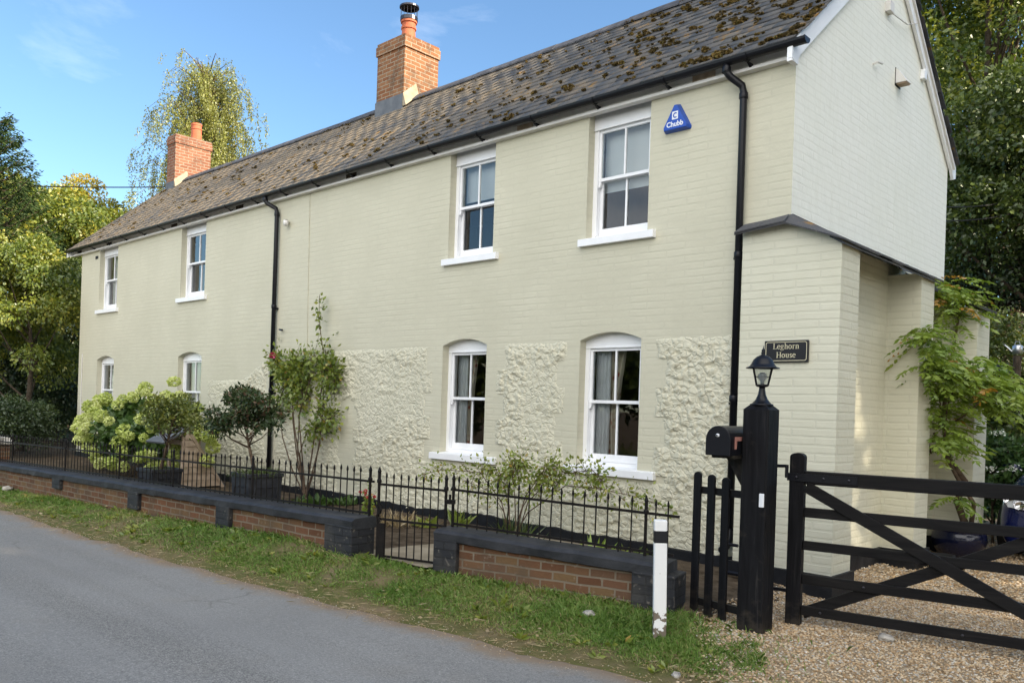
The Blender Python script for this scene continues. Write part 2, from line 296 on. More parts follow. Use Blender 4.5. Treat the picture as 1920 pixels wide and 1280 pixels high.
# ------------------------------------------------------------------ mesh helpers
def link(o, parent=None):
    COL.objects.link(o)
    if parent is not None: o.parent = parent
    return o
class MB:
    def __init__(s): s.v = []; s.f = []
    def add(s, vs, fs):
        k = len(s.v); s.v += [tuple(p) for p in vs]; s.f += [tuple(i + k for i in f) for f in fs]; return s
    def box(s, x0, x1, y0, y1, z0, z1):
        return s.add([(x0, y0, z0), (x1, y0, z0), (x1, y1, z0), (x0, y1, z0), (x0, y0, z1), (x1, y0, z1), (x1, y1, z1), (x0, y1, z1)],
                     [(3, 2, 1, 0), (4, 5, 6, 7), (0, 1, 5, 4), (1, 2, 6, 5), (2, 3, 7, 6), (3, 0, 4, 7)])
    def beam(s, p, q, wx, wy, up=(0, 0, 1)):
        p, q = Vector(p), Vector(q); d = (q - p).normalized(); a = d.cross(Vector(up))
        a = a.normalized() if a.length > 1e-4 else Vector((1, 0, 0)); b = a.cross(d)
        vs = [e + a * sx * wx / 2 + b * sy * wy / 2 for e in (p, q) for sx, sy in ((-1, -1), (1, -1), (1, 1), (-1, 1))]
        return s.add(vs, [(0, 1, 2, 3), (7, 6, 5, 4), (0, 4, 5, 1), (1, 5, 6, 2), (2, 6, 7, 3), (3, 7, 4, 0)])
    def tube(s, pts, rad, n=8, cap=True):
        pts = [Vector(p) for p in pts]; rad = rad if isinstance(rad, (list, tuple)) else [rad] * len(pts)
        vs, fs = [], []; pa = None
        for i, p in enumerate(pts):
            d = (pts[min(i + 1, len(pts) - 1)] - pts[max(i - 1, 0)]).normalized()
            if pa is None: pa = d.orthogonal().normalized()
            a = (pa - d * pa.dot(d)); a = a.normalized() if a.length > 1e-5 else d.orthogonal().normalized(); pa = a; b = d.cross(a)
            vs += [p + (a * math.cos(2*math.pi*k/n) + b * math.sin(2*math.pi*k/n)) * rad[i] for k in range(n)]
        for i in range(len(pts) - 1):
            fs += [(i*n + k, i*n + (k+1) % n, (i+1)*n + (k+1) % n, (i+1)*n + k) for k in range(n)]
        if cap: fs += [tuple(range(n - 1, -1, -1)), tuple((len(pts) - 1)*n + k for k in range(n))]
        return s.add(vs, fs)
    def lathe(s, prof, c=(0, 0, 0), n=20, ph=0.):
        vs = [(c[0] + r*math.cos(ph + 2*math.pi*k/n), c[1] + r*math.sin(ph + 2*math.pi*k/n), c[2] + z) for r, z in prof for k in range(n)]
        fs = [(i*n + k, i*n + (k+1) % n, (i+1)*n + (k+1) % n, (i+1)*n + k) for i in range(len(prof)-1) for k in range(n)]
        return s.add(vs, fs)
    def prism(s, poly, fn):            # poly of (a, b); fn(a, b, side 0/1) gives a point
        n = len(poly); vs = [fn(a, b, 0) for a, b in poly] + [fn(a, b, 1) for a, b in poly]
        return s.add(vs, [tuple(range(n)), tuple(range(2*n - 1, n - 1, -1))] + [(i, (i+1) % n + 0, (i+1) % n + n, i + n)[::-1] for i in range(n)])
    def build(s, name, m, parent=None, smooth=False, bevel=0.):
        me = bpy.data.meshes.new(name); me.from_pydata(s.v, [], s.f); me.update()
        me.materials.append(MT[m] if isinstance(m, str) else m)
        if smooth: me.polygons.foreach_set('use_smooth', [True] * len(me.polygons))
        o = link(bpy.data.objects.new(name, me), parent)
        if bevel:
            b = o.modifiers.new('bevel', 'BEVEL'); b.width = bevel; b.segments = 2; b.limit_method = 'ANGLE'
        return o
def fast(name, V, Fq, m, parent=None, tint=None, smooth=False):
    V = np.asarray(V, np.float32); Fq = np.asarray(Fq, np.int32); k = Fq.shape[1]
    me = bpy.data.meshes.new(name); me.vertices.add(len(V)); me.vertices.foreach_set('co', V.ravel())
    me.loops.add(Fq.size); me.loops.foreach_set('vertex_index', Fq.ravel())
    me.polygons.add(len(Fq)); me.polygons.foreach_set('loop_start', np.arange(0, Fq.size, k, dtype=np.int32))
    me.polygons.foreach_set('loop_total', np.full(len(Fq), k, np.int32))
    if smooth: me.polygons.foreach_set('use_smooth', np.ones(len(Fq), bool))
    me.update(calc_edges=True)
    if tint is not None:
        dom = 'FACE' if len(tint) == len(Fq) else 'POINT'
        at = me.attributes.new('tint', 'FLOAT', dom); at.data.foreach_set('value', np.asarray(tint, np.float32))
    me.materials.append(MT[m] if isinstance(m, str) else m)
    return link(bpy.data.objects.new(name, me), parent)
def tag(o, label, cat, group=None):
    o['label'] = label; o['category'] = cat
    if group: o['group'] = group
    return o
def empty(name, label, cat, loc=(0, 0, 0), rz=0., group=None):
    o = bpy.data.objects.new(name, None); o.empty_display_size = .2; link(o); o.location = loc; o.rotation_euler = (0, 0, rz)
    return tag(o, label, cat, group)
def dup(o, parent=None, loc=None):
    c = o.copy(); link(c, parent)
    for k in o.children: dup(k, c)
    if loc is not None: c.location = loc
    return c
def struct(o, kind='structure'): o['kind'] = kind; return o
def unit(v): return v / np.maximum(np.linalg.norm(v, axis=-1, keepdims=True), 1e-9)
def leaves(P, A, size, aspect=.5, fold=.25):
    """one pointed leaf (two folded quads) per point; A = direction of its midrib"""
    n = len(P); A = unit(A); B = unit(np.cross(A, rng.normal(size=(n, 3)))); N = np.cross(A, B)
    s = np.asarray(size).reshape(-1, 1) * np.ones((n, 1)); wd = s * aspect / 2
    mid = P + A * s * .45
    V = np.stack([P, mid + B*wd + N*wd*fold, P + A*s, mid - B*wd + N*wd*fold], 1).reshape(-1, 3)
    Q = np.arange(n)[:, None] * 4 + np.array([0, 1, 2, 3])
    return V, Q
def sphere_dirs(n): return unit(rng.normal(size=(n, 3)))
def vnoise(X, Y, f, seed=0, oct=3):
    """smooth value noise on 2-D arrays"""
    out = 0; amp = 1; tot = 0
    for o in range(oct):
        x, y = X * f, Y * f; xi, yi = np.floor(x).astype(np.int64), np.floor(y).astype(np.int64); xf, yf = x - xi, y - yi
        h = lambda a, b: np.modf(np.sin(a * 127.1 + b * 311.7 + seed * 17.3 + o * 5.1) * 43758.5453)[0] % 1.0
        u, v = xf*xf*(3 - 2*xf), yf*yf*(3 - 2*yf)
        out = out + amp * ((h(xi, yi)*(1-u) + h(xi+1, yi)*u)*(1-v) + (h(xi, yi+1)*(1-u) + h(xi+1, yi+1)*u)*v); tot += amp; amp *= .5; f *= 2
    return out / tot

# ------------------------------------------------------------------ ground
def sst(a, b, x): t = np.clip((x - a) / (b - a), 0, 1); return t*t*(3 - 2*t)
def road_edge(X): return np.interp(X, [-60, -20, -10.2, -5.2, -2.1, -.5, .7, 1.6, 3, 6, 60], [-7.3, -4.5, -3.72, -3.55, -3.30, -3.08, -2.93, -2.80, -2.66, -2.62, -3.])
def wall_line(X): return np.interp(X, [-40, -12.9, -3.1, -2.3, -.1, .4, 60], [-4.5, -3.17, -2.62, -2.45, -1.80, -1.72, -1.72])
def gz(X, Y):
    X, Y = np.asarray(X, float), np.asarray(Y, float); e = road_edge(X); wl = wall_line(X)
    zb = np.interp(X, [-40, -13, -8, -4, -2.4, 0, 1], [-.1, -.08, .03, .14, .07, 0, 0])
    t = np.clip((Y - e) / (wl - e), 0, 1); s = t*t*(3 - 2*t)
    z = -.10 + (zb + .10) * (s ** .7) + (vnoise(X, Y, 2.2, 3) - .5) * .10 * np.sin(np.pi * t) * (X < .9)
    gard = .09 * (1 - sst(-.2, .5, X))
    z = z + (gard - zb) * sst(0, .3, Y - wl)
    z = z + np.where(Y < e, -.07 * sst(0, .15, e - Y), 0)
    h = np.minimum(np.maximum(0, Y - 8.5) * .20, 7) * sst(-16, -3, X)
    h2 = np.minimum(np.maximum(0, X - 8) * .33, 9) * sst(-4, 1, Y)
    h3 = np.minimum(np.maximum(0, -X - 21) * .05, 3) * sst(-4, -1, Y)
    return z + np.maximum(np.maximum(h, h2), h3) + (vnoise(X, Y, .35, 8) - .5) * .25 * sst(6, 12, np.abs(X + 3)) * (Y > 1)
def nonuni(fine0, fine1, step, lo, hi):
    a = list(np.arange(fine0, fine1, step)); s = step; x = fine1
    while x < hi: a.append(x); s *= 1.22; x += s
    a.append(hi); s = step; x = fine0
    while x > lo: s *= 1.22; x -= s; a.insert(0, max(x, lo))
    return np.array(sorted(set(a)))
gx = nonuni(-14, 7, .09, -500, 500); gy = nonuni(-4, 6, .09, -500, 500)
GX, GY = np.meshgrid(gx, gy); GZ = gz(GX, GY)
V = np.stack([GX, GY, GZ], -1).reshape(-1, 3); nx = len(gx)
ii, jj = np.meshgrid(np.arange(nx - 1), np.arange(len(gy) - 1)); a = (jj * nx + ii).ravel()
Q = np.stack([a, a + 1, a + nx + 1, a + nx], 1); cx_, cy_ = V[Q].mean(1)[:, 0], V[Q].mean(1)[:, 1]
def gravel_x(Y): return np.where(Y > -.25, .0, .26 + .62 * np.clip((-1.75 - Y) / .8, 0, 1.2))
e_, wl_ = road_edge(cx_), wall_line(cx_); nz = (vnoise(cx_, cy_, 3, 5) - .5) * .25
grav = (cx_ > gravel_x(cy_) + nz) & (cx_ < 7) & (cy_ > e_) & (cy_ < 8)
bed = (cy_ > wl_) & (cy_ < .05) & (cx_ > -18.2) & (cx_ < 7) & ~grav
verge = (cy_ > e_ - .5) & (cy_ <= wl_) & ~grav
for nm, msk, m in (('gravel_drive', grav, 'gravelbase'), ('garden_soil', bed, 'soil'), ('grass_verge', verge & ~grav, 'turf'), ('ground', ~(grav | bed | verge) & (cx_ > -18.2), 'lawn'), ('wood_floor', ~(grav | bed | verge) & (cx_ <= -18.2), 'soil')):
    q = Q[msk]; u, inv = np.unique(q, return_inverse=True); struct(fast(nm, V[u], inv.reshape(q.shape), m, smooth=True))
rx = np.concatenate([np.arange(-80, -14, 1.), np.arange(-14, 6, .08), np.arange(6, 80, 1.)]); rv = []; rt = []
for k, tt in enumerate([0, .015, .03, .06, .1, .2, .45, .8, .93, 1.]):
    ye = road_edge(rx) + (vnoise(rx, rx*0, 2.5, 2) - .5) * .22 + (vnoise(rx, rx*0 + 3, 9, 4) - .5) * .06
    y0 = -11.2 + (vnoise(rx, rx*0, 1., 9) - .5) * .3 + (road_edge(rx) + 2.8)
    y = ye + (y0 - ye) * tt; rv.append(np.stack([rx, y, -.105 + .05 * np.sin(np.pi * tt) + (0 if 0 < tt < 1 else -.02) + rx*0], 1))
    rt.append(np.full(len(rx), [1, .8, .5, .2, .05, 0, 0, .05, .5, 1][k]))
n = len(rx); a = (np.arange(9)[:, None] * n + np.arange(n - 1)[None]).ravel()
struct(fast('road', np.concatenate(rv), np.stack([a, a + n, a + n + 1, a + 1], 1), 'asphalt', tint=np.concatenate(rt), smooth=True))
px_ = np.linspace(-3.3, -2.25, 8); py_ = np.linspace(-2.42, -.02, 16); PX, PY = np.meshgrid(px_, py_); PX = PX + (PY + 2.4) * .12
a = (np.arange(15)[:, None] * 8 + np.arange(7)[None]).ravel()
struct(fast('garden_path', np.stack([PX, PY, .105 + (vnoise(PX, PY, 3, 1) - .5) * .02], -1).reshape(-1, 3), np.stack([a, a+1, a+9, a+8], 1), 'path'))

# ------------------------------------------------------------------ house
HX0, HD, ZE, ZR = -17.97, 4.66, 4.93, 7.20          # west end, depth, wall head, ridge
SL = .853; EV_Y, EV_Z = -.18, 5.06                   # roof slope and front eave edge
house = empty('house', 'long two-storey cream painted brick house with mossy slate roof, sash windows and two chimneys', 'house')
# openings: x0, x1, z0, z1, rise
UP = [(-2.45, -1.61), (-4.78, -3.94), (-12.66, -11.64), (-16.84, -15.80)]
DN = [(-2.48, -1.64), (-4.82, -3.99), (-12.65, -11.66), (-16.82, -15.84)]
ops = [(a, b, 3.53, ZE, 0) for a, b in UP] + [(a, b, .96, 2.38, .085) for a, b in DN]
RV = .11
def wall_front():
    m = MB(); xs = sorted({HX0, 0.} | {o[0] for o in ops} | {o[1] for o in ops})
    for x0, x1 in zip(xs, xs[1:]):
        oc = sorted([o for o in ops if o[0] <= x0 + 1e-6 and o[1] >= x1 - 1e-6], key=lambda o: o[2]); z = 0.
        def quad(za, zb):
            if zb - za > 1e-4: m.add([(x0, 0, za), (x1, 0, za), (x1, 0, zb), (x0, 0, zb)], [(0, 1, 2, 3)])
        for o in oc:
            quad(z, o[2]); z = o[3]
            if o[4]:
                def top(x): u = (x - o[0]) / (o[1] - o[0]); return o[3] + o[4] * 4 * u * (1 - u)
                xx = np.linspace(x0, x1, 9)
                for xa, xb in zip(xx, xx[1:]):
                    m.add([(xa, 0, top(xa)), (xb, 0, top(xb)), (xb, 0, o[3] + .2), (xa, 0, o[3] + .2)], [(0, 1, 2, 3)])
                    m.add([(xa, 0, top(xa)), (xb, 0, top(xb)), (xb, .25, top(xb)), (xa, .25, top(xa))], [(3, 2, 1, 0)])
                z = o[3] + .2
        quad(z, ZE + .12)
    for o in ops:
        z1 = o[3] + (.12 if not o[4] else 0)
        m.add([(o[0], 0, o[2]), (o[0], .25, o[2]), (o[0], .25, z1), (o[0], 0, z1)], [(0, 1, 2, 3)])
        m.add([(o[1], 0, o[2]), (o[1], .25, o[2]), (o[1], .25, z1), (o[1], 0, z1)], [(3, 2, 1, 0)])
        m.add([(o[0], 0, o[2]), (o[1], 0, o[2]), (o[1], .25, o[2]), (o[0], .25, o[2])], [(0, 1, 2, 3)])
    return m
wall_front().build('front_wall', 'cream', house)
def roofz(y): return EV_Z + SL * (y - EV_Y) if y <= 2.33 else EV_Z + SL * (2.33 - EV_Y) - SL * (y - 2.33)
gm = MB(); gy_ = [0, .6, 1.2, 1.8, 2.33, 2.9, 3.5, 4.1, HD]
for ya, yb in zip(gy_, gy_[1:]): gm.add([(0, ya, 0), (0, yb, 0), (0, yb, roofz(yb) - .06), (0, ya, roofz(ya) - .06)], [(0, 1, 2, 3)])
gw = gm.build('gable_wall', 'mint', house); gw['label'] = 'gable wall painted pale mint white'
bm_ = MB(); bm_.add([(HX0, HD, 0), (0, HD, 0), (0, HD, ZE + .1), (HX0, HD, ZE + .1)], [(3, 2, 1, 0)])
for ya, yb in zip(gy_, gy_[1:]): bm_.add([(HX0, ya, 0), (HX0, yb, 0), (HX0, yb, roofz(yb) - .06), (HX0, ya, roofz(ya) - .06)], [(3, 2, 1, 0)])
bm_.build('rear_wall', 'cream', house)
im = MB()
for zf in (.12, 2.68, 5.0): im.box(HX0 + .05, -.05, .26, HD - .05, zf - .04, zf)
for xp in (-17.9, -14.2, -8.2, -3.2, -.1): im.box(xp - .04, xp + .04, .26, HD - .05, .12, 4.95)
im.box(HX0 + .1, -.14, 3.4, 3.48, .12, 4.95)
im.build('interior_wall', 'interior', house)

# flint panels: real relief in front of the brick face
def flint_panel():
    st = .0125; X = np.arange(-11.45, -.42, st); Z = np.arange(.16, 2.44, st); XX, ZZ = np.meshgrid(X, Z)
    # cellular knapped flints
    def cells(f, seed):
        x, y = XX * f * .85 + (vnoise(XX, ZZ, 3, seed) - .5) * .8, ZZ * f * 1.25 + (vnoise(XX, ZZ, 3, seed + 9) - .5) * .8; xi, yi = np.floor(x), np.floor(y)
        d1 = np.full(x.shape, 9.); d2 = d1.copy(); hv = np.zeros(x.shape); tx = hv.copy(); tz = hv.copy()
        for a_ in (-1, 0, 1):
            for b_ in (-1, 0, 1):
                cx, cy = xi + a_, yi + b_; r1 = np.modf(np.abs(np.sin(cx*12.99 + cy*78.23 + seed) * 43758.5))[0]; r2 = np.modf(np.abs(np.sin(cx*39.35 + cy*11.13 + seed) * 24634.6))[0]
                dx, dy = x - (cx + .15 + .7 * r1), y - (cy + .15 + .7 * r2); d = np.hypot(dx, dy); c = d < d1
                d2 = np.where(c, d1, np.minimum(d2, d)); d1 = np.where(c, d, d1); hv = np.where(c, r1, hv); tx = np.where(c, dx * (r2 - .5), tx); tz = np.where(c, dy * (r1 - .5), tz)
        return np.clip((d2 - d1) * 5.0, 0, 1), hv, tx + tz
    e1, h1, t1 = cells(12.5, 1.3); e2, h2, t2 = cells(24., 4.1)
    lum = vnoise(XX, ZZ, 1.1, 21)
    H = .006 + .017 * np.sqrt(e1) * (.2 + .9 * h1) + .062 * t1 * e1 + .005 * np.sqrt(e2) * (.3 + h2) + .024 * t2 * e2 + .010 * (vnoise(XX, ZZ, 9, 2) - .5)
    soft = sst(.30, .52, lum + .25 * (vnoise(XX, ZZ, 4, 6) - .5)); H = H * (.36 + .50 * soft)
    top = np.where(XX < -9.2, 1.94 + .35 * sst(-10.2, -9.2, XX), np.where(XX < -7.3, 2.34, 2.395))
    dist = np.minimum(np.minimum(top - ZZ, XX + 11.42), -.45 - XX)
    for a_, b_ in DN[:3]:
        tooth = .17 + .13 * (np.modf(ZZ / .62 + a_)[0] % 1. > .5) + .03 * (vnoise(XX, ZZ, 6, 12) - .5)
        dx = np.maximum(a_ - tooth - XX, XX - (b_ + tooth)); dist = np.minimum(dist, np.maximum(dx, np.maximum(.86 - ZZ, ZZ - 2.62)))
    for xd in (-9.08, -6.92):
        dist = np.minimum(dist, np.abs(XX - xd) - .13 - .06 * (np.modf(ZZ / .5)[0] > .5) + np.where(xd > -8, 3 * (ZZ - 1.6).clip(0), 0))
    dist = dist + .05 * (vnoise(XX, ZZ, 10, 30) - .5)
    H = H * sst(-.01, .13, dist) - .012 * (1 - sst(-.01, .05, dist))
    keep = dist > -.01; n_ = len(X); jj, ii = np.meshgrid(np.arange(len(Z)-1), np.arange(n_-1), indexing='ij')
    ok = keep[:-1, :-1] & keep[1:, :-1] & keep[:-1, 1:] & keep[1:, 1:]; a = (jj * n_ + ii)[ok]; q = np.stack([a, a+1, a+n_+1, a+n_], 1)
    Vv = np.stack([XX, -H - .002, ZZ], -1).reshape(-1, 3); u, inv = np.unique(q, return_inverse=True)
    o = fast('flint_facing', Vv[u], inv.reshape(q.shape), 'flint', house, smooth=True); o['label'] = 'lumpy painted flint facing'
flint_panel()
# plinth with a ragged painted top
pm = MB(); xs = np.arange(HX0, -.40, .05); zt = .20 + .035 * (vnoise(xs, xs*0, 1.3, 3) - .5) * 2 + .03 * (vnoise(xs, xs*0, 8, 5) - .5)
for i in range(len(xs) - 1):
    pm.add([(xs[i], -.036, 0), (xs[i+1], -.036, 0), (xs[i+1], -.036, zt[i+1]), (xs[i], -.036, zt[i]), (xs[i+1], 0, zt[i+1] + .012), (xs[i], 0, zt[i] + .012)], [(0, 1, 2, 3), (3, 2, 4, 5)])
pm.box(-.43, .58, -.2, .3, 0, .20).box(.05, .235, .3, 4.7, 0, .20).box(.2, .58, 1.97, 2.46, 0, .20).box(.2, .75, 3.47, 4.06, 0, .20)
pm.build('plinth', 'plinth', house)
# ground-floor buttress piers and thickened gable base under slate capping
pr = MB(); q8 = [(-.405, -.15), (.05, -.15), (.55, -.15), (.55, .27), (.0, .27), (-.405, .0), (0, 0)]; zt8 = [3.335, 3.38, 3.165, 3.16, 3.44, 3.43, 3.45]
pr.add([(x, y, 0) for x, y in q8] + [(x, y, z) for (x, y), z in zip(q8, zt8)], [(0, 1, 8, 7), (1, 2, 9, 8), (2, 3, 10, 9), (3, 4, 11, 10), (5, 0, 7, 12), (7, 8, 13, 12), (8, 9, 13), (9, 10, 11, 13)]); pr.build('corner_pier', 'cream_big', house)
MB().box(.005, .2, .27, HD, 0, 3.3).build('gable_base', 'cream_big', house)
MB().box(.2, .55, 2.0, 2.43, 0, 3.17).build('buttress', 'cream_big', house)
pb = MB(); pb.prism([(.2, 0), (.72, 0), (.72, 2.93), (.2, 3.12)], lambda a, b, s: (a, (3.5, 4.03)[s], b)); pb.build('buttress', 'cream_big', house)
cap = MB()
def slab(p, n_, th): cap.add([*p, *[(x + n_[0]*th, y + n_[1]*th, z + n_[2]*th) for x, y, z in p]], [(0, 1, 2, 3), (7, 6, 5, 4), (0, 4, 5, 1), (1, 5, 6, 2), (2, 6, 7, 3), (3, 7, 4, 0)])
y = -.02; ys_ = [-.01, .30, .62, .95, 1.27, 1.60, 1.92, 2.24, 2.55, 2.9, 3.25, 3.6, 4.0, 4.35, 4.66]
for i, (ya, yb) in enumerate(zip(ys_, ys_[1:])):
    j = random.uniform(-.012, .012); xo = .61 if yb < 2.6 else .34
    if i == 0: slab([(0, ya, 3.47), (xo + j, -.24, 3.14), (xo + j, yb - .004, 3.13), (0, yb - .004, 3.475)], (.3, 0, 1), .014)
    else: slab([(0, ya, 3.47), (xo + j, ya, 3.135), (xo + j, yb - .004, 3.135 + j * .5), (0, yb - .004, 3.475)], (.3, 0, 1), .014)
slab([(.0, -.01, 3.448), (.59, -.20, 3.112), (.59, 2.50, 3.110), (.0, 2.50, 3.450)], (.3, 0, 1), .016)
slab([(-.455, -.235, 3.305), (.07, -.26, 3.345), (0, 0, 3.475), (-.36, 0, 3.445)], (0, -.3, 1), .013)
slab([(.072, -.26, 3.345), (.60, -.245, 3.145), (.02, 0, 3.478), (.002, 0, 3.475)], (0, -.3, 1), .013)
slab([(-.445, -.25, 3.318), (-.2, -.26, 3.342), (-.2, -.10, 3.43), (-.42, -.10, 3.415)], (0, -.3, 1), .012)
slab([(-.195, -.26, 3.342), (.06, -.262, 3.362), (.02, -.08, 3.46), (-.195, -.10, 3.43)], (0, -.3, 1), .012)
slab([(.2, 3.46, 3.15), (.78, 3.46, 2.93), (.78, 4.07, 2.93), (.2, 4.07, 3.15)], (.3, 0, 1), .03)
o = cap.build('slate_capping', 'slate', house); at_ = o.data.attributes.new('tint', 'FLOAT', 'FACE'); at_.data.foreach_set('value', np.full(len(o.data.polygons), .15, np.float32))

# roof slates, laid course by course
def slates():
    P, T = [], []; L = math.hypot(2.33 - EV_Y, SL * (2.33 - EV_Y)); ca, sa = (2.33 - EV_Y) / L, SL * (2.33 - EV_Y) / L
    for side in (0, 1):
        nrow = 19; g = L / nrow
        for r in range(nrow):
            x = -18.46 - (.15 if r % 2 else 0); 
            while x < .10:
                wd = .285 + random.uniform(-.012, .012); x0, x1 = max(x, -18.46), min(x + wd - .0025, .10)
                if x1 - x0 > .04:
                    u0 = r * g + random.uniform(-.008, .008); u1 = min(u0 + g * 1.55, L - .01); h0 = .019 + random.uniform(0, .007); h1 = .005
                    sag = -.025 * math.sin((x + 18.4) / 18.5 * math.pi)
                    dr = random.gauss(0, .006); rows = []
                    for (uu, hh) in ((u0, h0), (u1, h1), (u0, h0 - .011), (u1, h1 - .006)):
                        for k, xx in enumerate((x0, x1)):
                            uq = uu + (dr if k else -dr) * .45; yy = EV_Y + uq * ca - hh * sa; zz = EV_Z + uq * sa + hh * ca + sag
                            rows.append((xx, yy if not side else 4.66 - yy, zz))
                    P.append(rows); T.append(min(1, max(0, random.gauss(.42, .17))))
                x += wd
    V = np.array(P).reshape(-1, 3); n_ = len(P); b = np.arange(n_)[:, None, None] * 8
    F = (b + np.array([(0, 1, 3, 2), (4, 5, 1, 0), (4, 0, 2, 6), (1, 5, 7, 3)])[None]).reshape(-1, 4)
    return fast('roof', V, F, 'slate', house, tint=np.repeat(T, 4))
roof = slates()
um = MB(); um.add([(-18.4, EV_Y + .02, EV_Z - .01), (.04, EV_Y + .02, EV_Z - .01), (.04, 2.33, ZR - .01), (-18.4, 2.33, ZR - .01), (.04, 4.82, EV_Z - .01), (-18.4, 4.82, EV_Z - .01)], [(3, 2, 1, 0), (3, 5, 4, 2)])
o = um.build('roof_underside', 'white_old', roof)
rm = MB(); x = -18.46
while x < .08:
    x1 = min(x + .45, .10); j = random.uniform(-.006, .006); sag = -.025 * math.sin((x + 18.4) / 18.5 * math.pi)
    prof = [(2.33 - .15, ZR - .075), (2.33 - .075, ZR + .0), (2.33 - .03, ZR + .042), (2.33 + .03, ZR + .042), (2.33 + .075, ZR), (2.33 + .15, ZR - .075)]
    prof = prof + [(a_, b_ - .025) for a_, b_ in prof[::-1]]
    rm.prism(prof, lambda a, b, s: ((x, x1 - .008)[s], a, b + j + .02 + sag)); x = x1
rm.build('ridge_tile', 'ridge', roof)
def moss():
    VV, FF, TT = [], [], []; ph = (1 + 5 ** .5) / 2; L = math.hypot(2.51, SL * 2.51); k = 0
    for i in range(900):
        x = .05 - 18.3 * random.random() ** 1.9; u = L * (1 - random.random() ** 1.15) * .97 + .03
        if u > L - .08: continue
        if vnoise(np.array([x]), np.array([u]), 1.1, 40)[0] < .46 - .16 * math.exp(x / 4): continue
        rr = random.uniform(.013, .038) * (1.2 if x > -4 else .85); nl = random.randint(2, 5)
        for q in range(nl):
            xx, uu = x + random.gauss(0, rr), u + random.gauss(0, rr * .7); r_ = rr * random.uniform(.35, .8)
            yy, zz = EV_Y + uu * 2.51 / L, EV_Z + uu * SL * 2.51 / L + .035
            if xx > .08: continue
            n_ = 14; d = sphere_dirs(n_ * 3); P = np.array([xx, yy, zz]) + d * r_ * np.array([1.25, 1, .55]) * rng.uniform(.8, 1.1, (n_*3, 1)); 
            V, Q = leaves(P - d * r_ * .5, d + rng.normal(0, .6, d.shape), r_ * .9, 1.1); VV.append(V); FF.append(Q + k); k += len(V); TT.append(np.clip(rng.normal(random.choice([.2, .4, .55, .75]), .12, len(Q)), 0, 1))
    o = fast('moss', np.concatenate(VV), np.concatenate(FF), 'moss', roof, tint=np.concatenate(TT)); o['kind'] = 'stuff'
moss()
# eaves: fascia with vents, gutter, brackets
fm = MB(); fm.box(-18.42, .0, -.05, .0, 4.925, 5.07).box(-18.42, .0, -.085, -.0501, 4.925, 4.955); fm.build('fascia', 'white_old', house)
for x in (-.95, -3.4, -6.95, -12.9, -10.3, -16.2, -18.0): MB().box(x - .13, x + .13, -.056, -.0495, 4.975, 5.035).build('eaves_vent', 'bark' if x < -5 else 'oldwood', house)
gt = MB(); arc = [(math.cos(t_) * .056, math.sin(t_) * .056) for t_ in np.linspace(math.pi, 2 * math.pi, 9)]; arc2 = [(a_ * .9, b_ * .9) for a_, b_ in arc[::-1]]
gt.prism(arc + arc2, lambda a, b, s: ((-18.5, .17)[s], -.17 + a, 5.045 + b)); gutter = gt.build('gutter', 'blackpipe', house)
for x in (-18.49, .165): MB().prism(arc, lambda a, b, s: (x + (.004, .016)[s], -.17 + a * 1.06, 5.047 + b * 1.06)).build('gutter_end', 'blackpipe', gutter)
for x in np.arange(-17.9, .1, .92):
    b = MB(); b.prism(arc + arc2, lambda a, b_, s: (x + (-.018, .018)[s], -.17 + a * 1.13, 5.043 + b_ * 1.13)); b.prism([(-.052, 4.985), (-.15, 4.985), (-.052, 4.93)], lambda a, b_, s: (x + (-.012, .012)[s], a, b_)); b.build('gutter_bracket', 'blackpipe', gutter)
# bargeboards on the east gable
for sgn in (0, 1):
    f = (lambda y: y) if not sgn else (lambda y: 4.66 - y)
    b = MB(); b.prism([(-.19, EV_Z - .01), (2.33, ZR - .01), (2.33, ZR - .235), (-.02, 4.98), (-.10, 4.87), (-.19, 4.90)], lambda a, bb, s: ((.012, .05)[s], f(a), bb - .012))
    o = b.build('bargeboard', 'white', house)
    if sgn: MB().beam((.062, 4.74, 4.99), (.062, 2.4, ZR - .12), .022, .03).build('cable_trunking', 'white_old', o)
    else: MB().box(-.003, .047, -.186, -.052, 4.864, 5.03).build('box_end', 'white', o)
for sgn in (0, 1):                                  # west verge, plain
    f = (lambda y: y) if not sgn else (lambda y: 4.66 - y)
    MB().prism([(-.19, EV_Z - .01), (2.33, ZR - .01), (2.33, ZR - .2), (-.02, 4.98), (-.19, 4.9)], lambda a, bb, s: ((-18.41, -18.45)[s], f(a), bb - .012)).build('bargeboard', 'white', house)
# rain pipes
def downpipe(x, xt, zb):
    m = MB(); m.tube([(xt, -.17, 5.02), (xt, -.17, 4.93), (xt + (x - xt) * .25, -.15, 4.88), (x - (x - xt) * .1, -.065, 4.80), (x, -.055, 4.73), (x, -.055, zb)], .036, 12)
    o = m.build('downpipe', 'blackpipe', house, smooth=True)
    for z in (4.95, 4.70, 3.15, 1.75): 
        MB().lathe([(.041, -.03), (.044, -.025), (.044, .025), (.041, .03)], (x if z < 4.8 else xt, -.055 if z < 4.8 else -.17, z), 14).build('pipe_collar', 'blackpipe', o, smooth=True)
    for z in (3.12, 1.7): MB().box(x - .055, x + .065, -.05, -.002, z - .012, z + .012).build('pipe_bracket', 'blackpipe', o)
    MB().tube([(x, -.055, zb + .1), (x, -.06, zb), (x, -.10, zb - .06), (x, -.19, zb - .10)], .04, 12).build('pipe_shoe', 'blackpipe', o, smooth=True)
downpipe(-.50, -.63, .38); downpipe(-9.03, -9.22, .30)
# thin service cable in the facade and corner conduit
MB().tube([(-8.13, -.006, 4.92), (-8.07, -.006, 2.42)], .005, 5).build('wall_cable', 'cream', house)
MB().tube([(-17.72, -.012, 2.55), (-17.72, -.012, .15)], .011, 6).build('wall_conduit', 'white_old', house)

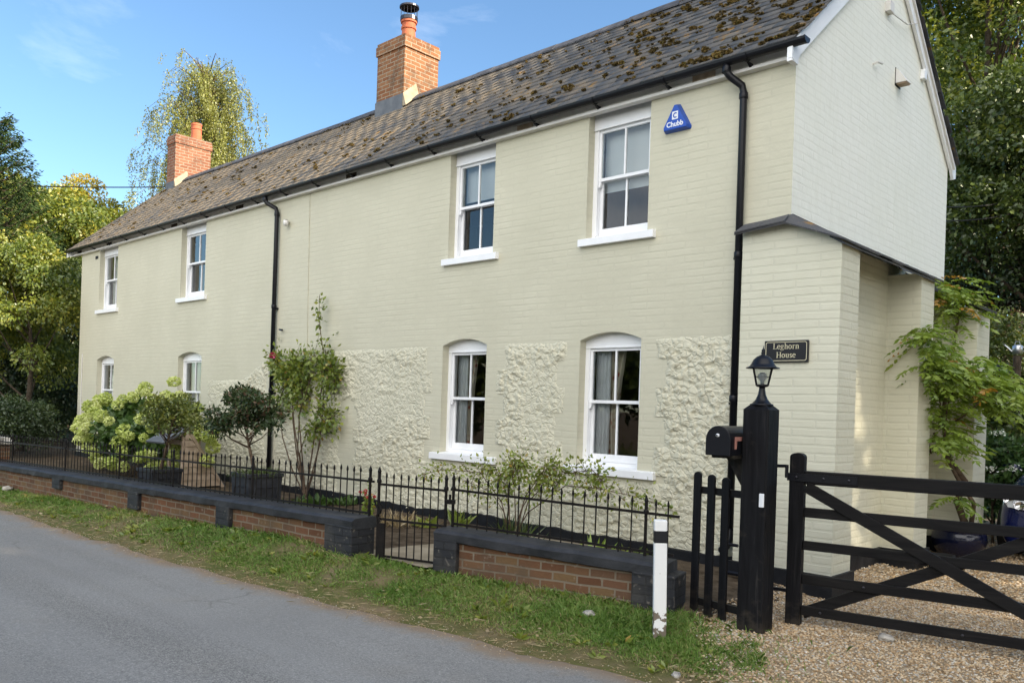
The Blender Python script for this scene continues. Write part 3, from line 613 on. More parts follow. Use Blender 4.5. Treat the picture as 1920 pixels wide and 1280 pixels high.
# sash windows
def sash_window(x0, x1, z0, z1, rise):
    wp = empty('window', '', ''); del wp['label']; del wp['category']; wp.parent = house
    yb = RV; fr = MB(); jw = .052; zt = z1 + .02
    if rise:                                        # arched head board
        xx = np.linspace(x0, x1, 11); tp = [(a_, z1 + rise * 4 * ((a_ - x0) / (x1 - x0)) * (1 - (a_ - x0) / (x1 - x0))) for a_ in xx]
        fr.prism([(x0, z1 - .07), (x1, z1 - .07)] + tp[::-1], lambda a, b, s: (a, (yb, yb + .09)[s], b)); zt = z1 - .07
        fr.box(x0 + .01, x1 - .01, yb - .014, yb, z1 - .085, z1 - .068)
    else: 
        fr.box(x0, x1, yb - .01, yb + .09, z1 - .13, z1 + .1); zt = z1 - .13
        fr.box(x0 + .01, x1 - .01, yb - .026, yb - .01, z1 - .145, z1 - .128)
    fr.box(x0, x0 + jw, yb, yb + .12, z0 + .02, zt).box(x1 - jw, x1, yb, yb + .12, z0 + .02, zt)
    fr.box(x0 + jw, x1 - jw, yb + .005, yb + .115, z0 + .015, z0 + .05)
    fr.box(x0 + jw, x0 + jw + .014, yb - .008, yb + .012, z0 + .05, zt).box(x1 - jw - .014, x1 - jw, yb - .008, yb + .012, z0 + .05, zt)
    fr.build('frame', 'white', wp, bevel=.003)
    a_, b_ = x0 + jw + .002, x1 - jw - .002; zc = (z0 + .05 + zt) / 2 + .03
    def sash(zl, zh, y, bot, top, nm):
        m = MB(); st = .042
        m.box(a_, a_ + st, y, y + .04, zl, zh).box(b_ - st, b_, y, y + .04, zl, zh).box(a_ + st, b_ - st, y + .001, y + .039, zl, zl + bot).box(a_ + st, b_ - st, y + .001, y + .039, zh - top, zh)
        mid = (a_ + b_) / 2; m.box(mid - .011, mid + .011, y + .004, y + .034, zl + bot, zh - top)
        if nm == 'upper_sash':
            for xh in (a_, b_ - st): m.prism([(0, zl), (st, zl), (st * .8, zl - .055), (st * .3, zl - .07), (0, zl - .04)] if xh == a_ else [(0, zl), (st, zl), (st, zl - .04), (st * .7, zl - .07), (st * .2, zl - .055)], lambda a, b, s: (xh + a, (y + .002, y + .038)[s], b))
        o = m.build(nm, 'white', wp, bevel=.002)
        MB().add([(a_ + st, y + .02, zl + bot), (b_ - st, y + .02, zl + bot), (b_ - st, y + .02, zh - top), (a_ + st, y + .02, zh - top)], [(0, 1, 2, 3)]).build('pane', 'glass', wp)
    sash(zc - .018, zt - .002, yb + .013, .036, .045, 'upper_sash')
    sash(z0 + .052, zc + .016, yb + .062, .085, .034, 'lower_sash')
    s = MB(); s.prism([(-.06, z0 - .085), (yb + .02, z0 - .085), (yb + .02, z0 + .018), (-.06, z0 - .004)], lambda a, b, q: ((x0 - (.15 if rise else .07), x1 + (.24 if rise else .11))[q], a, b)); s.build('sill', 'white', wp, bevel=.004)
for o_ in ops: sash_window(*o_)

# chimneys
def chimney(x0, x1, y0, y1, zt, m, base, nm):
    b = MB(); b.box(x0, x1, y0, y1, base, zt - .23); b.box(x0 - .025, x1 + .025, y0 - .025, y1 + .025, zt - .23, zt - .06); b.box(x0 - .008, x1 + .008, y0 - .008, y1 + .008, zt - .06, zt)
    return b.build('chimney', m, house)
c1 = chimney(-9.20, -8.40, 2.05, 2.86, 8.30, 'chimbrick', 6.7, '')
MB().add([(-9.205, 2.03, 6.93), (-8.40, 2.03, 6.93), (-8.40, 2.044, 7.22), (-9.205, 2.044, 7.22)], [(0, 1, 2, 3)]).box(-9.21, -8.397, 2.03, 2.055, 6.85, 7.2).build('flashing', 'lead', c1)
def fillet(x, y0, y1, ch, h=.20, ex=.10):
    m = MB(); ys = np.linspace(y0, 2.9, 7)
    m.prism([(x - .01, 0), (x + ex, 0), (x + .012, h)], lambda a, b, s: (a, (y0 - .02, 2.33)[s], roofz((y0 - .02, 2.33)[s]) + b + .03)); m.build('cement_flaunching', 'cement', ch)
fillet(-8.40, 2.05, 2.8, c1, .24)
def pot(x, y, z, h, r, ch):
    prof = [(r * 1.05, 0), (r * .95, h * .08), (r * .82, h * .62), (r * .95, h * .64), (r * .95, h * .72), (r * .86, h * .74), (r * .86, h * .86), (r * 1.02, h * .88), (r * 1.02, h), (r * .78, h), (r * .75, h * .6)]
    fl = MB().lathe([(r * 2.1, -.0), (r * 1.5, .05), (r * .9, .09)], (x, y, z), 14).build('flaunching', 'cement', ch)
    return MB().lathe(prof, (x, y, z + .02), 22).build('chimney_pot', 'terracotta', ch, smooth=False)
pot(-8.82, 2.46, 8.28, .50, .15, c1)
cw = MB(); cw.lathe([(.15, .50), (.165, .50), (.165, .57), (.15, .57)], (-8.82, 2.46, 8.28), 20)
for k in range(14): t_ = 2 * math.pi * k / 14; cw.tube([(-8.82 + .155 * math.cos(t_), 2.46 + .155 * math.sin(t_), 8.84), (-8.82 + .155 * math.cos(t_), 2.46 + .155 * math.sin(t_), 9.04)], .004, 5)
cw.lathe([(.155, .75), (.185, .745), (.185, .775), (.10, .80), (0, .805)], (-8.82, 2.46, 8.28), 20); cw.build('chimney_cowl', 'steel', c1)
c2 = chimney(-18.02, -17.56, 2.02, 2.97, 8.33, 'chimred', 6.7, '')
MB().box(-18.03, -17.557, 2.0, 2.03, 6.82, 7.12).build('flashing', 'lead', c2); fillet(-17.56, 2.02, 2.9, c2, .2)
pr_ = MB().lathe([(.15, 0), (.135, .03), (.13, .30), (.145, .31), (.145, .33), (.13, .34), (.13, .40), (.14, .41), (.14, .46), (.11, .46), (.11, .3)], (-17.78, 2.66, 8.32), 22).build('chimney_pot', 'terracotta', c2)

# ------------------------------------------------------------------ things at the windows and on the walls
def curtain(x0, x1, z0, z1, y, m, label, folds=7, amp=.022, sway=0.):
    n = folds * 8; zz = np.linspace(z1, z0, 12); t_ = np.linspace(0, 1, n); V = []
    for k, z in enumerate(zz):
        f = k / 11; V.append(np.stack([x0 + (x1 - x0) * t_ * (1 - sway * math.sin(f * 2.4) * .35), y + amp * np.sin(t_ * folds * 2 * np.pi + .6 * np.sin(3 * f)), np.full(n, z)], 1))
    a = (np.arange(11)[:, None] * n + np.arange(n - 1)[None]).ravel()
    o = fast('curtain', np.concatenate(V), np.stack([a, a+1, a+n+1, a+n], 1), m, smooth=True); return tag(o, label, 'curtain', 'curtains in the windows')
curtain(-2.42, -2.02, .98, 2.36, .30, 'floral', 'patterned curtain behind the downstairs window nearest the black gate post', 5, .03, .8)
curtain(-2.43, -2.22, .98, 2.36, .255, 'net', 'sheer white curtain edge in the downstairs window nearest the black gate post', 4, .012)
curtain(-4.77, -4.42, .98, 2.36, .30, 'floral', 'patterned curtain in the downstairs window above the iron garden gate', 5, .03, .8)
curtain(-4.78, -4.58, .98, 2.36, .255, 'net', 'sheer white curtain edge in the downstairs window above the iron garden gate', 4, .012)
curtain(-12.6, -12.25, 1.0, 2.36, .28, 'net', 'pale curtain in the downstairs window behind the hydrangea top', 4)
curtain(-16.78, -16.35, 1.0, 2.36, .28, 'net', 'pale curtain in the downstairs window at the far left of the house', 4)
curtain(-12.05, -11.70, 3.56, 4.85, .28, 'floral', 'patterned curtain in the upstairs window left of the left rain pipe', 4, .03, .5)
curtain(-16.75, -16.35, 3.56, 4.85, .28, 'net', 'pale curtain in the upstairs window at the far left under the eaves', 4)
for (x0, x1, nm, zb) in ((-2.40, -1.65, 'pale roller blind half drawn in the upstairs window beside the blue alarm box', 4.10), (-4.73, -3.99, 'pale roller blind in the upstairs window second from the right', 4.32)):
    b = MB().box(x0, x1, .262, .268, zb, 4.79).build('roller_blind', 'blind'); tag(b, nm, 'blind', 'roller blinds upstairs')
def glyph(name, polys, m, parent, y=0.):   # flat lettering strokes: list of (points, width) in local x/z
    b = MB()
    for pts, wv, wh in polys:
        L_, R_ = [], []
        for i, (px, pz) in enumerate(pts):
            ax, az = pts[max(i-1, 0)]; bx, bz = pts[min(i+1, len(pts)-1)]; dx, dz = bx-ax, bz-az; l = math.hypot(dx, dz) or 1; dx, dz = dx/l, dz/l
            wd = (wh + (wv - wh) * abs(dz)) / 2; L_.append((px - dz*wd, pz + dx*wd)); R_.append((px + dz*wd, pz - dx*wd))
        for i in range(len(pts) - 1):
            q = [L_[i], L_[i+1], R_[i+1], R_[i]]; b.add([(a_, y - .0006, c_) for a_, c_ in q] , [(0, 1, 2, 3)])
    return b.build(name, m, parent)
def serif_text(txt, x, z, h):
    """roman letters drawn as strokes; h = x-height unit 1 cap = 1.45"""
    V, Hn = .19, .075; S = []; sc = h
    def arc(cx, cz, rx, rz, a0, a1, n=12): return [(cx + rx * math.cos(R(a0 + (a1 - a0) * i / n)), cz + rz * math.sin(R(a0 + (a1 - a0) * i / n))) for i in range(n + 1)]
    def st(x0, z0, z1): return [([(x0, z0), (x0, z1)], V, V)]
    def se(x0, z0, w_=.24): return [([(x0 - w_, z0), (x0 + w_, z0)], .07, .07)]
    G = {'L': (1.15, st(.3, 0, 1.45) + se(.3, 1.42) + se(.25, .03) + [([(.1, .035), (1.0, .035)], .08, .08), ([(.98, .0), (1.05, .40)], .09, .09)]),
         'H': (1.5, st(.32, 0, 1.45) + st(1.18, 0, 1.45) + se(.32, 1.42) + se(.32, .03) + se(1.18, 1.42) + se(1.18, .03) + [([(.3, .75), (1.2, .75)], .08, .08)]),
         'o': (1.0, [(arc(.47, .5, .36, .47, 0, 360, 20), V, Hn)]),
         'e': (.88, [(arc(.45, .5, .34, .47, 10, 320, 18), V, Hn), ([(.13, .56), (.76, .56)], .07, .07)]),
         'u': (1.08, st(.26, .25, 1.0) + st(.80, 0, 1.0) + [(arc(.52, .28, .27, .25, 180, 350, 10), V, .1)] + se(.20, .97, .15) + se(.74, .97, .15) + se(.88, .03, .12)),
         'n': (1.12, st(.28, 0, 1.0) + st(.82, 0, .70) + [(arc(.55, .68, .27, .27, 0, 170, 10), V, .1)] + se(.28, .03) + se(.82, .03) + se(.2, .97, .14)),
         'h': (1.12, st(.28, 0, 1.5) + st(.82, 0, .70) + [(arc(.55, .68, .27, .27, 0, 170, 10), V, .1)] + se(.28, .03) + se(.82, .03) + se(.2, 1.47, .14)),
         'r': (.80, st(.28, 0, 1.0) + [(arc(.55, .62, .27, .32, 60, 165, 8), V, .12), (arc(.68, .86, .05, .05, 0, 360, 8), .1, .1)] + se(.28, .03) + se(.2, .97, .14)),
         's': (.80, [(arc(.38, .74, .22, .21, 20, 230, 10) + arc(.38, .26, .24, .23, 50, -160, 10), .16, .13)]),
         'g': (1.0, [(arc(.44, .66, .27, .30, 0, 360, 16), .16, Hn), (arc(.46, -.12, .36, .24, 0, 360, 16), .13, Hn), ([(.3, .38), (.22, .24), (.36, .12), (.62, .08)], .12, .12), ([(.64, .84), (.9, .93)], .1, .1)])}
    tot = sum(G[c][0] for c in txt); cx = x - tot * sc / 2
    for c in txt:
        for pts, a_, b_ in G[c][1]: S.append(([(cx + p * sc, z + q * sc) for p, q in pts], a_ * sc, b_ * sc))
        cx += G[c][0] * sc
    return S
p0, p1 = onY(1434, 660, -.17), onY(1516, 657, -.17); sw, shh = p1[0] - p0[0], .200; sx, sz = (p0[0] + p1[0]) / 2, (p0[2] + p1[2]) / 2
sg = empty('house_sign', 'black name board with cream lettering and border on the corner pier', 'house sign', (sx, -.155, sz))
def rrect(w_, h_, r_, n=5): return [(sx_ * (w_/2 - r_) + r_ * math.cos(R(a0 + 90 * k / n)), sz_ * (h_/2 - r_) + r_ * math.sin(R(a0 + 90 * k / n))) for sx_, sz_, a0 in ((1, 1, 0), (-1, 1, 90), (-1, -1, 180), (1, -1, 270)) for k in range(n + 1)]
MB().prism(rrect(sw, shh, .006, 2), lambda a, b, s: (a, (-.022, 0)[s], b)).build('board', 'signblack', sg, bevel=.002)
rr = rrect(sw - .03, shh - .03, .018); glyph('border', [(rr + rr[:1], .005, .005)], 'signcream', sg, -.0225)
glyph('lettering', serif_text('Leghorn', 0, .022, .036) + serif_text('House', 0, -.058, .036), 'signcream', sg, -.0225)

ab = empty('alarm_box', 'blue triangular burglar alarm box with white emblem high on the front wall', 'alarm box', (-1.265, 0, 4.52))
tri = [(-.155, 0), (.155, 0), (.16, .035), (.018, .285), (-.018, .285), (-.16, .035)]
bb = MB(); vs = [(a, 0, b) for a, b in tri] + [(a * .86, -.07, .012 + b * .88) for a, b in tri]; bb.add(vs, [(6, 7, 8, 9, 10, 11)] + [(i, (i+1) % 6, (i+1) % 6 + 6, i + 6) for i in range(6)]); bb.build('cover', 'blue', ab, bevel=.006)
eb = MB(); eb.add([(-.036, -.0708, .112), (.036, -.0708, .112), (.036, -.0708, .195), (-.036, -.0708, .195)], [(0, 1, 2, 3)]); eb.build('emblem_panel', 'silverwhite', ab)
arcC = [(.004 + .021 * math.cos(R(a_)), .153 + .023 * math.sin(R(a_))) for a_ in range(45, 320, 15)]
glyph('emblem', [(arcC, .013, .013)], 'blue', ab, -.0715)
fc = bpy.data.curves.new('lettering', 'FONT'); fc.body = 'Chubb'; fc.size = .074; fc.align_x = 'CENTER'; fc.offset = .0022; fc.extrude = .0005; fc.materials.append(MT['silverwhite'])
tmp_ = link(bpy.data.objects.new('lettering', fc)); bpy.context.view_layer.update(); me_ = bpy.data.meshes.new_from_object(tmp_); bpy.data.objects.remove(tmp_); fo = link(bpy.data.objects.new('lettering', me_), ab); fo.rotation_euler = (R(90), 0, 0); fo.location = (0, -.0715, .040)

ps = onY(538, 418, -.03); sn = empty('wall_sensor', 'small white sensor on a bracket right of the left rain pipe', 'sensor', (ps[0], 0, ps[2]))
MB().box(-.02, .02, -.05, 0, -.02, .02).box(-.045, -.01, -.035, -.02, .02, .06).build('bracket', 'stem', sn); MB().lathe([(.0, -.05), (.04, -.045), (.045, .0), (.04, .04), (0, .045)], (.035, -.07, -.01), 12).build('sensor_head', 'white_old', sn, smooth=True)
ps = onY(527, 618, -.03); hk = MB().tube([(ps[0], 0, ps[2]), (ps[0], -.06, ps[2]), (ps[0] + .08, -.065, ps[2] - .015)], .014, 7).build('wall_tap', 'steel'); tag(hk, 'small metal wall tap beside the left rain pipe at mid height', 'tap')
pa = onY(182, 483, 0); av = MB().box(pa[0] - .08, pa[0] + .08, -.008, .01, pa[2] - .035, pa[2] + .035); o = av.build('air_brick', 'plinth'); tag(o, 'dark air brick under the eaves at the far left end of the house', 'air brick')
def onX(px, py, X=0.): v = ray(px, py); return CAM + v * (X - CAM[0]) / v[0]
pv = onX(1683, 150); vt = empty('wall_vent', 'cream wedge-shaped vent cowl on the gable wall with a dark stain above', 'vent', (0, pv[1], pv[2]))
MB().prism([(0, .11), (.02, .11), (.13, -.06), (0, -.06)], lambda a, b, s: (a, (-.075, .075)[s], b)).build('cowl', 'white_old', vt); MB().box(.01, .12, -.06, .06, -.075, -.0605).build('louvre', 'oldwood', vt); MB().box(0, .004, -.088, .088, -.09, .12).build('back_plate', 'plinth', vt)
pv = onX(1637, 115); o = MB().tube([(0, pv[1], pv[2] - .03), (.05, pv[1], pv[2] - .02), (.055, pv[1] + .13, pv[2] + .0)], .012, 6).build('wall_bracket', 'white_old'); tag(o, 'small white painted bracket high on the gable wall', 'bracket')
pv = onX(1728, 142); o = MB().box(.0, .05, pv[1] - .05, pv[1] + .05, pv[2] - .06, pv[2] + .06).build('junction_box', 'white', bevel=.008); tag(o, 'small white junction box under the rear bargeboard of the gable', 'junction box')
a_, b_ = onX(1664, 22), onX(1710, 47)
o = MB().tube([(.02, a_[1], a_[2]), (.05, a_[1] + .12, a_[2] - .02), (.05, (a_[1] + b_[1]) / 2 + .1, (a_[2] + b_[2]) / 2 - .05), (.06, b_[1], b_[2])], .007, 6).build('loose_cable', 'white_old'); tag(o, 'white cable looping across the top of the gable wall', 'cable')
o = MB().box(.0, .06, a_[1] - .08, a_[1] + .05, a_[2] - .03, a_[2] + .09).build('cable_box', 'white_old', bevel=.006); tag(o, 'small white cable terminal box near the top of the gable wall', 'cable box')
sn_ = atd(0, 341, 24); en = atd(322, 350.5, 23.5)
def cable(p, q, sag, r_, label):
    pts = [tuple(np.array(p) + (np.array(q) - np.array(p)) * t_ + np.array([0, 0, -sag * 4 * t_ * (1 - t_)])) for t_ in np.linspace(0, 1, 24)]
    o = MB().tube(pts, r_, 6).build('overhead_cable', 'rubber'); tag(o, label, 'cable', 'overhead cables')
cable(sn_ + (sn_ - en) * .8, en, .1, .016, 'thin overhead cable running left from the far chimney')
pq, pw = atd(1776, 378, 13), atd(1925, 352, 19); cable((-.5, 4.75, 4.6), pw + (pw - pq) * .6, .25, .012, 'upper of two black cables from the rear eaves into the trees')
pq, pw = atd(1776, 390, 13), atd(1925, 372, 19); cable((-.5, 4.75, 4.4), pw + (pw - pq) * .6, .25, .012, 'lower of two black cables from the rear eaves into the trees')

# ------------------------------------------------------------------ garden walls, railings, gate
def frame_line(P, Q): d = np.array(Q) - np.array(P); return math.atan2(d[1], d[0]), math.hypot(d[0], d[1])
FL0, FL1 = np.array([-3.10, -2.42]), np.array([-13.0, -2.98])
FR0, FR1 = atd(848, 993, 7.75)[:2], atd(1263, 1044, 6.72)[:2]
def low_wall(name, label, P, Q, zt0, zt1, piers, depth=.30, front=.225):
    """P = left end of the wall seen from the road, Q = right end; zt = height of coping top at P and Q"""
    ang, L = frame_line(P, Q); rt = empty(name, label, 'wall', (P[0], P[1], 0), ang); zt = lambda x: zt0 + (zt1 - zt0) * x / L
    b = MB(); N = max(4, int(L / .25)); xs = np.linspace(0, L, N + 1); y0, y1 = -front, depth - front
    yb = y0 + .05
    for xa, xb in zip(xs, xs[1:]): b.add([(xa, yb, -.35), (xb, yb, -.35), (xb, yb, zt(xb) - .1), (xa, yb, zt(xa) - .1), (xa, y1 - .03, -.35), (xb, y1 - .03, -.35), (xb, y1 - .03, zt(xb) - .1), (xa, y1 - .03, zt(xa) - .1)], [(0, 1, 2, 3), (7, 6, 5, 4)])
    b.build('brick_body', 'wallbrick', rt)
    c = MB(); xs = np.linspace(-.01, L + .01, int(L / .11) + 2); rows = []
    for x in xs:
        j = float(vnoise(np.array([x + zt0 * 30]), np.array([.3]), 2.2, 3)[0] - .5) * .022; k = float(vnoise(np.array([x]), np.array([7.7 + zt0]), 5, 6)[0] - .5) * .02
        rows.append([(x, y0 + .05, zt(x) - .115 + k), (x, y0 + k, zt(x) - .098 + k), (x, y0 - .008 + j, zt(x) - .03 + j), (x, y0 + .03 + k, zt(x) - .004 + j), (x, y1 - .02, zt(x) + .004 + j * .4), (x, y1, zt(x) - .02), (x, y1, zt(x) - .11)])
    vs = [p for r_ in rows for p in r_]; n = 7; fs = [(i*n + k, (i+1)*n + k, (i+1)*n + k + 1, i*n + k + 1) for i in range(len(rows) - 1) for k in range(n - 1)] + [tuple(range(n)), tuple((len(rows)-1)*n + k for k in range(n - 1, -1, -1))]
    c.add(vs, fs); c.build('coping', 'coping', rt)
    for xa, xb, ht in piers:
        p = MB(); zz = zt((xa + xb) / 2) - .085; g = zz - ht
        jag = lambda: random.uniform(-.004, .004); nr = 1
        for k in range(nr):
            za, zb = g + (zz - g) * k / nr, g + (zz - g) * (k + 1) / nr; p.box(xa + jag(), xb + jag(), y0 - .004 + jag() * .5, y1 - .012, za + .002, zb - .002)
        p.box(xa + .02, xb - .02, y0 + .01, y1 - .014, g, zz); p.build('pier', 'pierpaint', rt, bevel=.01)
    return rt, ang, L, zt
wl_rt, aL, LL, ztL = low_wall('garden_wall', 'long low brick wall with dark painted coping below the left railings', FL1, FL0, .36, .475,
    [(9.50, 9.92, .55)] + [(x - .14, x + .14, h_) for x, h_ in ((7.62, .30), (5.45, .24), (3.0, .16))] , .30, .23)
wr_rt, aR, LR_, ztR = low_wall('garden_wall', 'short low brick wall with dark painted end piers right of the iron gate', FR0 + (FR0 - FR1) * .02, FR1 + (FR1 - FR0) * .0, .465, .40,
    [(-.01, .24, .6), (1.90, 2.26, .7)], .30, .225)
def bar_mesh(h, r_=.0065, head=.06, thick=1.):
    m = MB(); m.tube([(0, 0, 0), (0, 0, h - head)], r_, 6, False)
    m.lathe([(r_, h - head), (r_ * 1.25, h - head + .002), (r_ * 1.9 * thick, h - head * .72), (r_ * 1.2, h - head * .3), (.0008, h)], (0, 0, 0), 6); return m
def post_mesh(h, w_=.014): 
    m = MB(); m.lathe([(w_, 0), (w_, h - .16), (w_ * 1.6, h - .155), (w_ * 1.6, h - .13), (w_ * 1.05, h - .12), (w_ * 1.05, h - .06), (w_ * 1.4, h - .05), (.001, h)], (0, 0, 0), 8); return m
def railing(label, P, Q, zP, zQ, nb, posts, hb=.485):
    ang, L = frame_line(P, Q); rt = empty('iron_railing', label, 'railing', (P[0], P[1], zP), ang); dz = zQ - zP; z = lambda x: dz * x / L
    MB().beam((-.03, 0, .345), (L + .04, 0, .345 + dz), .011, .022).build('rail', 'iron', rt); MB().beam((0, 0, .03), (L, 0, .03 + dz), .011, .022).build('rail', 'iron', rt)
    first = None
    for i in range(nb):
        x = L * (i + .5) / nb
        if any(abs(x - p) < .04 for p in posts): continue
        if first is None: first = bar_mesh(hb).build('bar', 'iron', rt, smooth=False); o = first
        else: o = dup(first, rt)
        o.location = (x, 0, z(x) + .0 + random.uniform(-.006, .006)); o.rotation_euler = (random.gauss(0, .012), random.gauss(0, .014), random.random())
    pp = None
    for p in posts:
        if pp is None: pp = post_mesh(hb + .03).build('post', 'iron', rt); o = pp
        else: o = dup(pp, rt)
        o.location = (p, 0, z(p) - .01)
    return rt
xs_of = lambda px, y: None
railing('long black iron railing with spear tops on the low wall left of the gate', FL1, FL0, .36, .475, 92, [.60, 2.75, 4.55, 6.05, 7.85, LL - .02])
railing('short black iron railing with spear tops on the low wall right of the gate', FR0, FR1, .465, .41, 20, [.0, math.hypot(*(FR1 - FR0)) * .885], .475)
gA, gB = atd(708, 1000, 7.95), atd(834, 1000, 7.72); ang, Lg = frame_line(gA[:2], gB[:2])
gt_ = empty('garden_gate', 'narrow black iron garden gate with spear tops between the two low walls', 'gate', (gA[0], gA[1], .12), ang)
gs = [post_mesh(.87, .015).build('stile', 'iron', gt_)]; gs.append(dup(gs[0], gt_)); gs[1].location = (Lg, 0, -.03)
for z_ in (.02, .37, .70): MB().beam((0, 0, z_), (Lg, 0, z_ - .02), .011, .022).build('rail', 'iron', gt_)
g0 = bar_mesh(.80).build('bar', 'iron', gt_); g0.location = (Lg / 9, 0, .02)
for i in range(2, 9): o = dup(g0, gt_); o.location = (Lg * i / 9, 0, .02 - .02 * i / 9)
MB().box(Lg + .005, Lg + .09, -.02, .02, .56, .60).tube([(Lg + .05, -.02, .56), (Lg + .05, -.02, .65)], .012, 8).build('latch', 'iron', gt_)
MB().box(.012, .075, -.012, .006, -.04, .33).build('lock_plate', 'iron', gt_)
MB().tube([(.03, -.02, .34), (.0, -.03, .40), (.045, -.03, .46), (.01, -.02, .52), (.05, -.01, .50), (.03, -.03, .42)], .013, 6).build('chain', 'iron', gt_)

# left gate pillar cut by the picture edge
gp = empty('gate_pillar', 'old stone gate pillar with moulded cap at the far left end of the railings', 'pillar', (-13.35, -2.98, 0), 0)
MB().box(-.2, .2, -.2, .2, -.3, .62).build('shaft', 'wallbrick', gp); MB().lathe([(.27, .62), (.36, .65), (.36, .69), (.30, .72), (.28, .76), (.0, .80)], (0, 0, 0), 4, R(45)).build('cap', 'stone', gp)

# bollard
bp_ = onZ(1236, 1199, -.04); bo = empty('bollard', 'square white wooden bollard with black band and flaking paint on the verge', 'bollard', bp_, R(8)); bo.rotation_euler = (R(-.5), R(-1.2), R(38))
def flake_fn(t, b):
    s = nd(t, 'ShaderNodeSeparateXYZ'); t.links.new(coords(t), s.inputs[0]); n = noise(t, 11., 6.)
    lo = nd(t, 'ShaderNodeMapRange', Value=s.outputs[2]); lo.inputs[1].default_value = .36; lo.inputs[2].default_value = .0; lo.inputs[3].default_value = .0; lo.inputs[4].default_value = .34
    hi = nd(t, 'ShaderNodeMapRange', Value=s.outputs[2]); hi.inputs[1].default_value = .82; hi.inputs[2].default_value = .88; hi.inputs[3].default_value = 0.; hi.inputs[4].default_value = .11
    k = math_(t, 'ADD', math_(t, 'ADD', n, lo.outputs[0]), hi.outputs[0]); setc(t, b, ramp(t, k, [(.668, (.78, .79, .80)), (.68, (.17, .14, .11))])); setn(t, b, bump(t, k, .4, .004))
MT['flake'] = mat('flaking_white_paint', rough=.5, fn=flake_fn)
hw = .046
MB().prism([(-hw, -hw), (hw, -hw), (hw, hw), (-hw, hw)], lambda a, b, s: (a, b, (-.2, .86)[s])).build('post', 'flake', bo, bevel=.008)
MB().box(-hw - .0015, hw + .0015, -hw - .0015, hw + .0015, .695, .79).build('band', 'signblack', bo, bevel=.008)

# big gate post with lantern and mailbox
PX0 = onZ(1378, 1176, -.01); gpz = -.02
post = empty('gate_post', 'thick square black timber gate post', 'gate post', (.60, -1.665, gpz), R(3))
pw_ = .100
b = MB(); b.prism([(-pw_ + .01, -pw_), (pw_ - .01, -pw_), (pw_, -pw_ + .01), (pw_, pw_ - .01), (pw_ - .01, pw_), (-pw_ + .01, pw_), (-pw_, pw_ - .01), (-pw_, -pw_ + .01)], lambda a, c, s: (a, c, (-.2, 1.655)[s])); k = .7
b.add([(sx_ * pw_ * q, sy_ * pw_ * q, zz) for zz, q in ((1.655, .98), (1.69, .62)) for sx_, sy_ in ((-1, -1), (1, -1), (1, 1), (-1, 1))], [(0, 1, 5, 4), (1, 2, 6, 5), (2, 3, 7, 6), (3, 0, 4, 7), (4, 5, 6, 7)]); b.build('shaft', 'blackwood', post)
cpz = onY(1428, 938, -1.77); dc = MB().box(cpz[0] - .019, cpz[0] + .019, -1.777, -1.765, cpz[2] - .05, cpz[2] + .05).build('doorbell', 'silverwhite', bevel=.004); tag(dc, 'small white doorbell plate on the black gate post', 'doorbell')
lan = empty('lantern', 'black four-sided lantern on top of the thick gate post', 'lantern', (.60, -1.665, gpz + 1.69), R(25)); lan.scale = (1, 1, .80)
MB().lathe([(.085, 0), (.085, .008), (.07, .014), (.045, .05), (.028, .10), (.022, .15), (.022, .165), (.04, .17), (.052, .185), (.0, .186)], (0, 0, 0), 20).build('stem', 'blackpipe', lan, smooth=True)
q = R(45); fm = MB()
for k in range(4):
    t0 = q + k * R(90); c0, s0 = math.cos(t0), math.sin(t0); fm.beam((.058 * c0, .058 * s0, .185), (.094 * c0, .094 * s0, .345), .009, .009); t1 = t0 + R(90); c1_, s1_ = math.cos(t1), math.sin(t1)
    fm.beam((.058 * c0, .058 * s0, .187), (.058 * c1_, .058 * s1_, .187), .01, .01); fm.beam((.076 * c0, .076 * s0, .262), (.076 * c1_, .076 * s1_, .262), .004, .004)
fm.build('frame', 'blackpipe', lan)
gl = MB(); gl.add([(r_ * math.cos(q + k * R(90)), r_ * math.sin(q + k * R(90)), z_) for r_, z_ in ((.056, .19), (.091, .343)) for k in range(4)], [(k, (k + 1) % 4, (k + 1) % 4 + 4, k + 4) for k in range(4)]); gl.build('pane', 'lampglass', lan)
MB().lathe([(.122, .340), (.122, .347), (.10, .355), (.082, .385), (.070, .42), (.045, .45), (.02, .462), (.012, .475), (.018, .483), (.010, .495), (.015, .505), (.004, .525), (.0, .555)], (0, 0, 0), 24, ).build('hood', 'blackpipe', lan, smooth=True)
MB().lathe([(.0, .185), (.012, .19), (.014, .22), (.03, .25), (.032, .275), (.018, .30), (0, .305)], (0, 0, 0), 14).build('bulb', 'silverwhite', lan, smooth=True)
mbx = empty('mailbox', 'black arched metal mailbox with faded red flag fixed to the side of the gate post', 'mailbox', (.385, -1.66, gpz + 1.31), R(3)); mbx.scale = (1.12, 1.05, 1.17)
prof = [(-.085, 0), (.085, 0), (.085, .10)] + [(.085 * math.cos(t_), .10 + .085 * math.sin(t_)) for t_ in np.linspace(0, math.pi, 13)[1:]]
MB().prism(prof, lambda a, b, s: (a, (-.245, .23)[s], b)).build('body', 'blackpipe', mbx, bevel=.003)
MB().prism([(a * 1.04, b * 1.02 - .003) for a, b in prof], lambda a, b, s: (a, (-.262, -.240)[s], b)).build('door', 'blackpipe', mbx, bevel=.004)
MB().lathe([(0, -.012), (.011, -.008), (.011, .004), (.006, .012)], (0, 0, 0), 12).build('knob', 'silverwhite', mbx).matrix_local = Matrix.Translation((0, -.27, .125)) @ Matrix.Rotation(R(90), 4, 'X')
MB().box(.087, .092, -.19, -.05, .092, .118).box(.087, .092, -.19, -.163, .04, .093).build('flag', 'pinkflag', mbx)
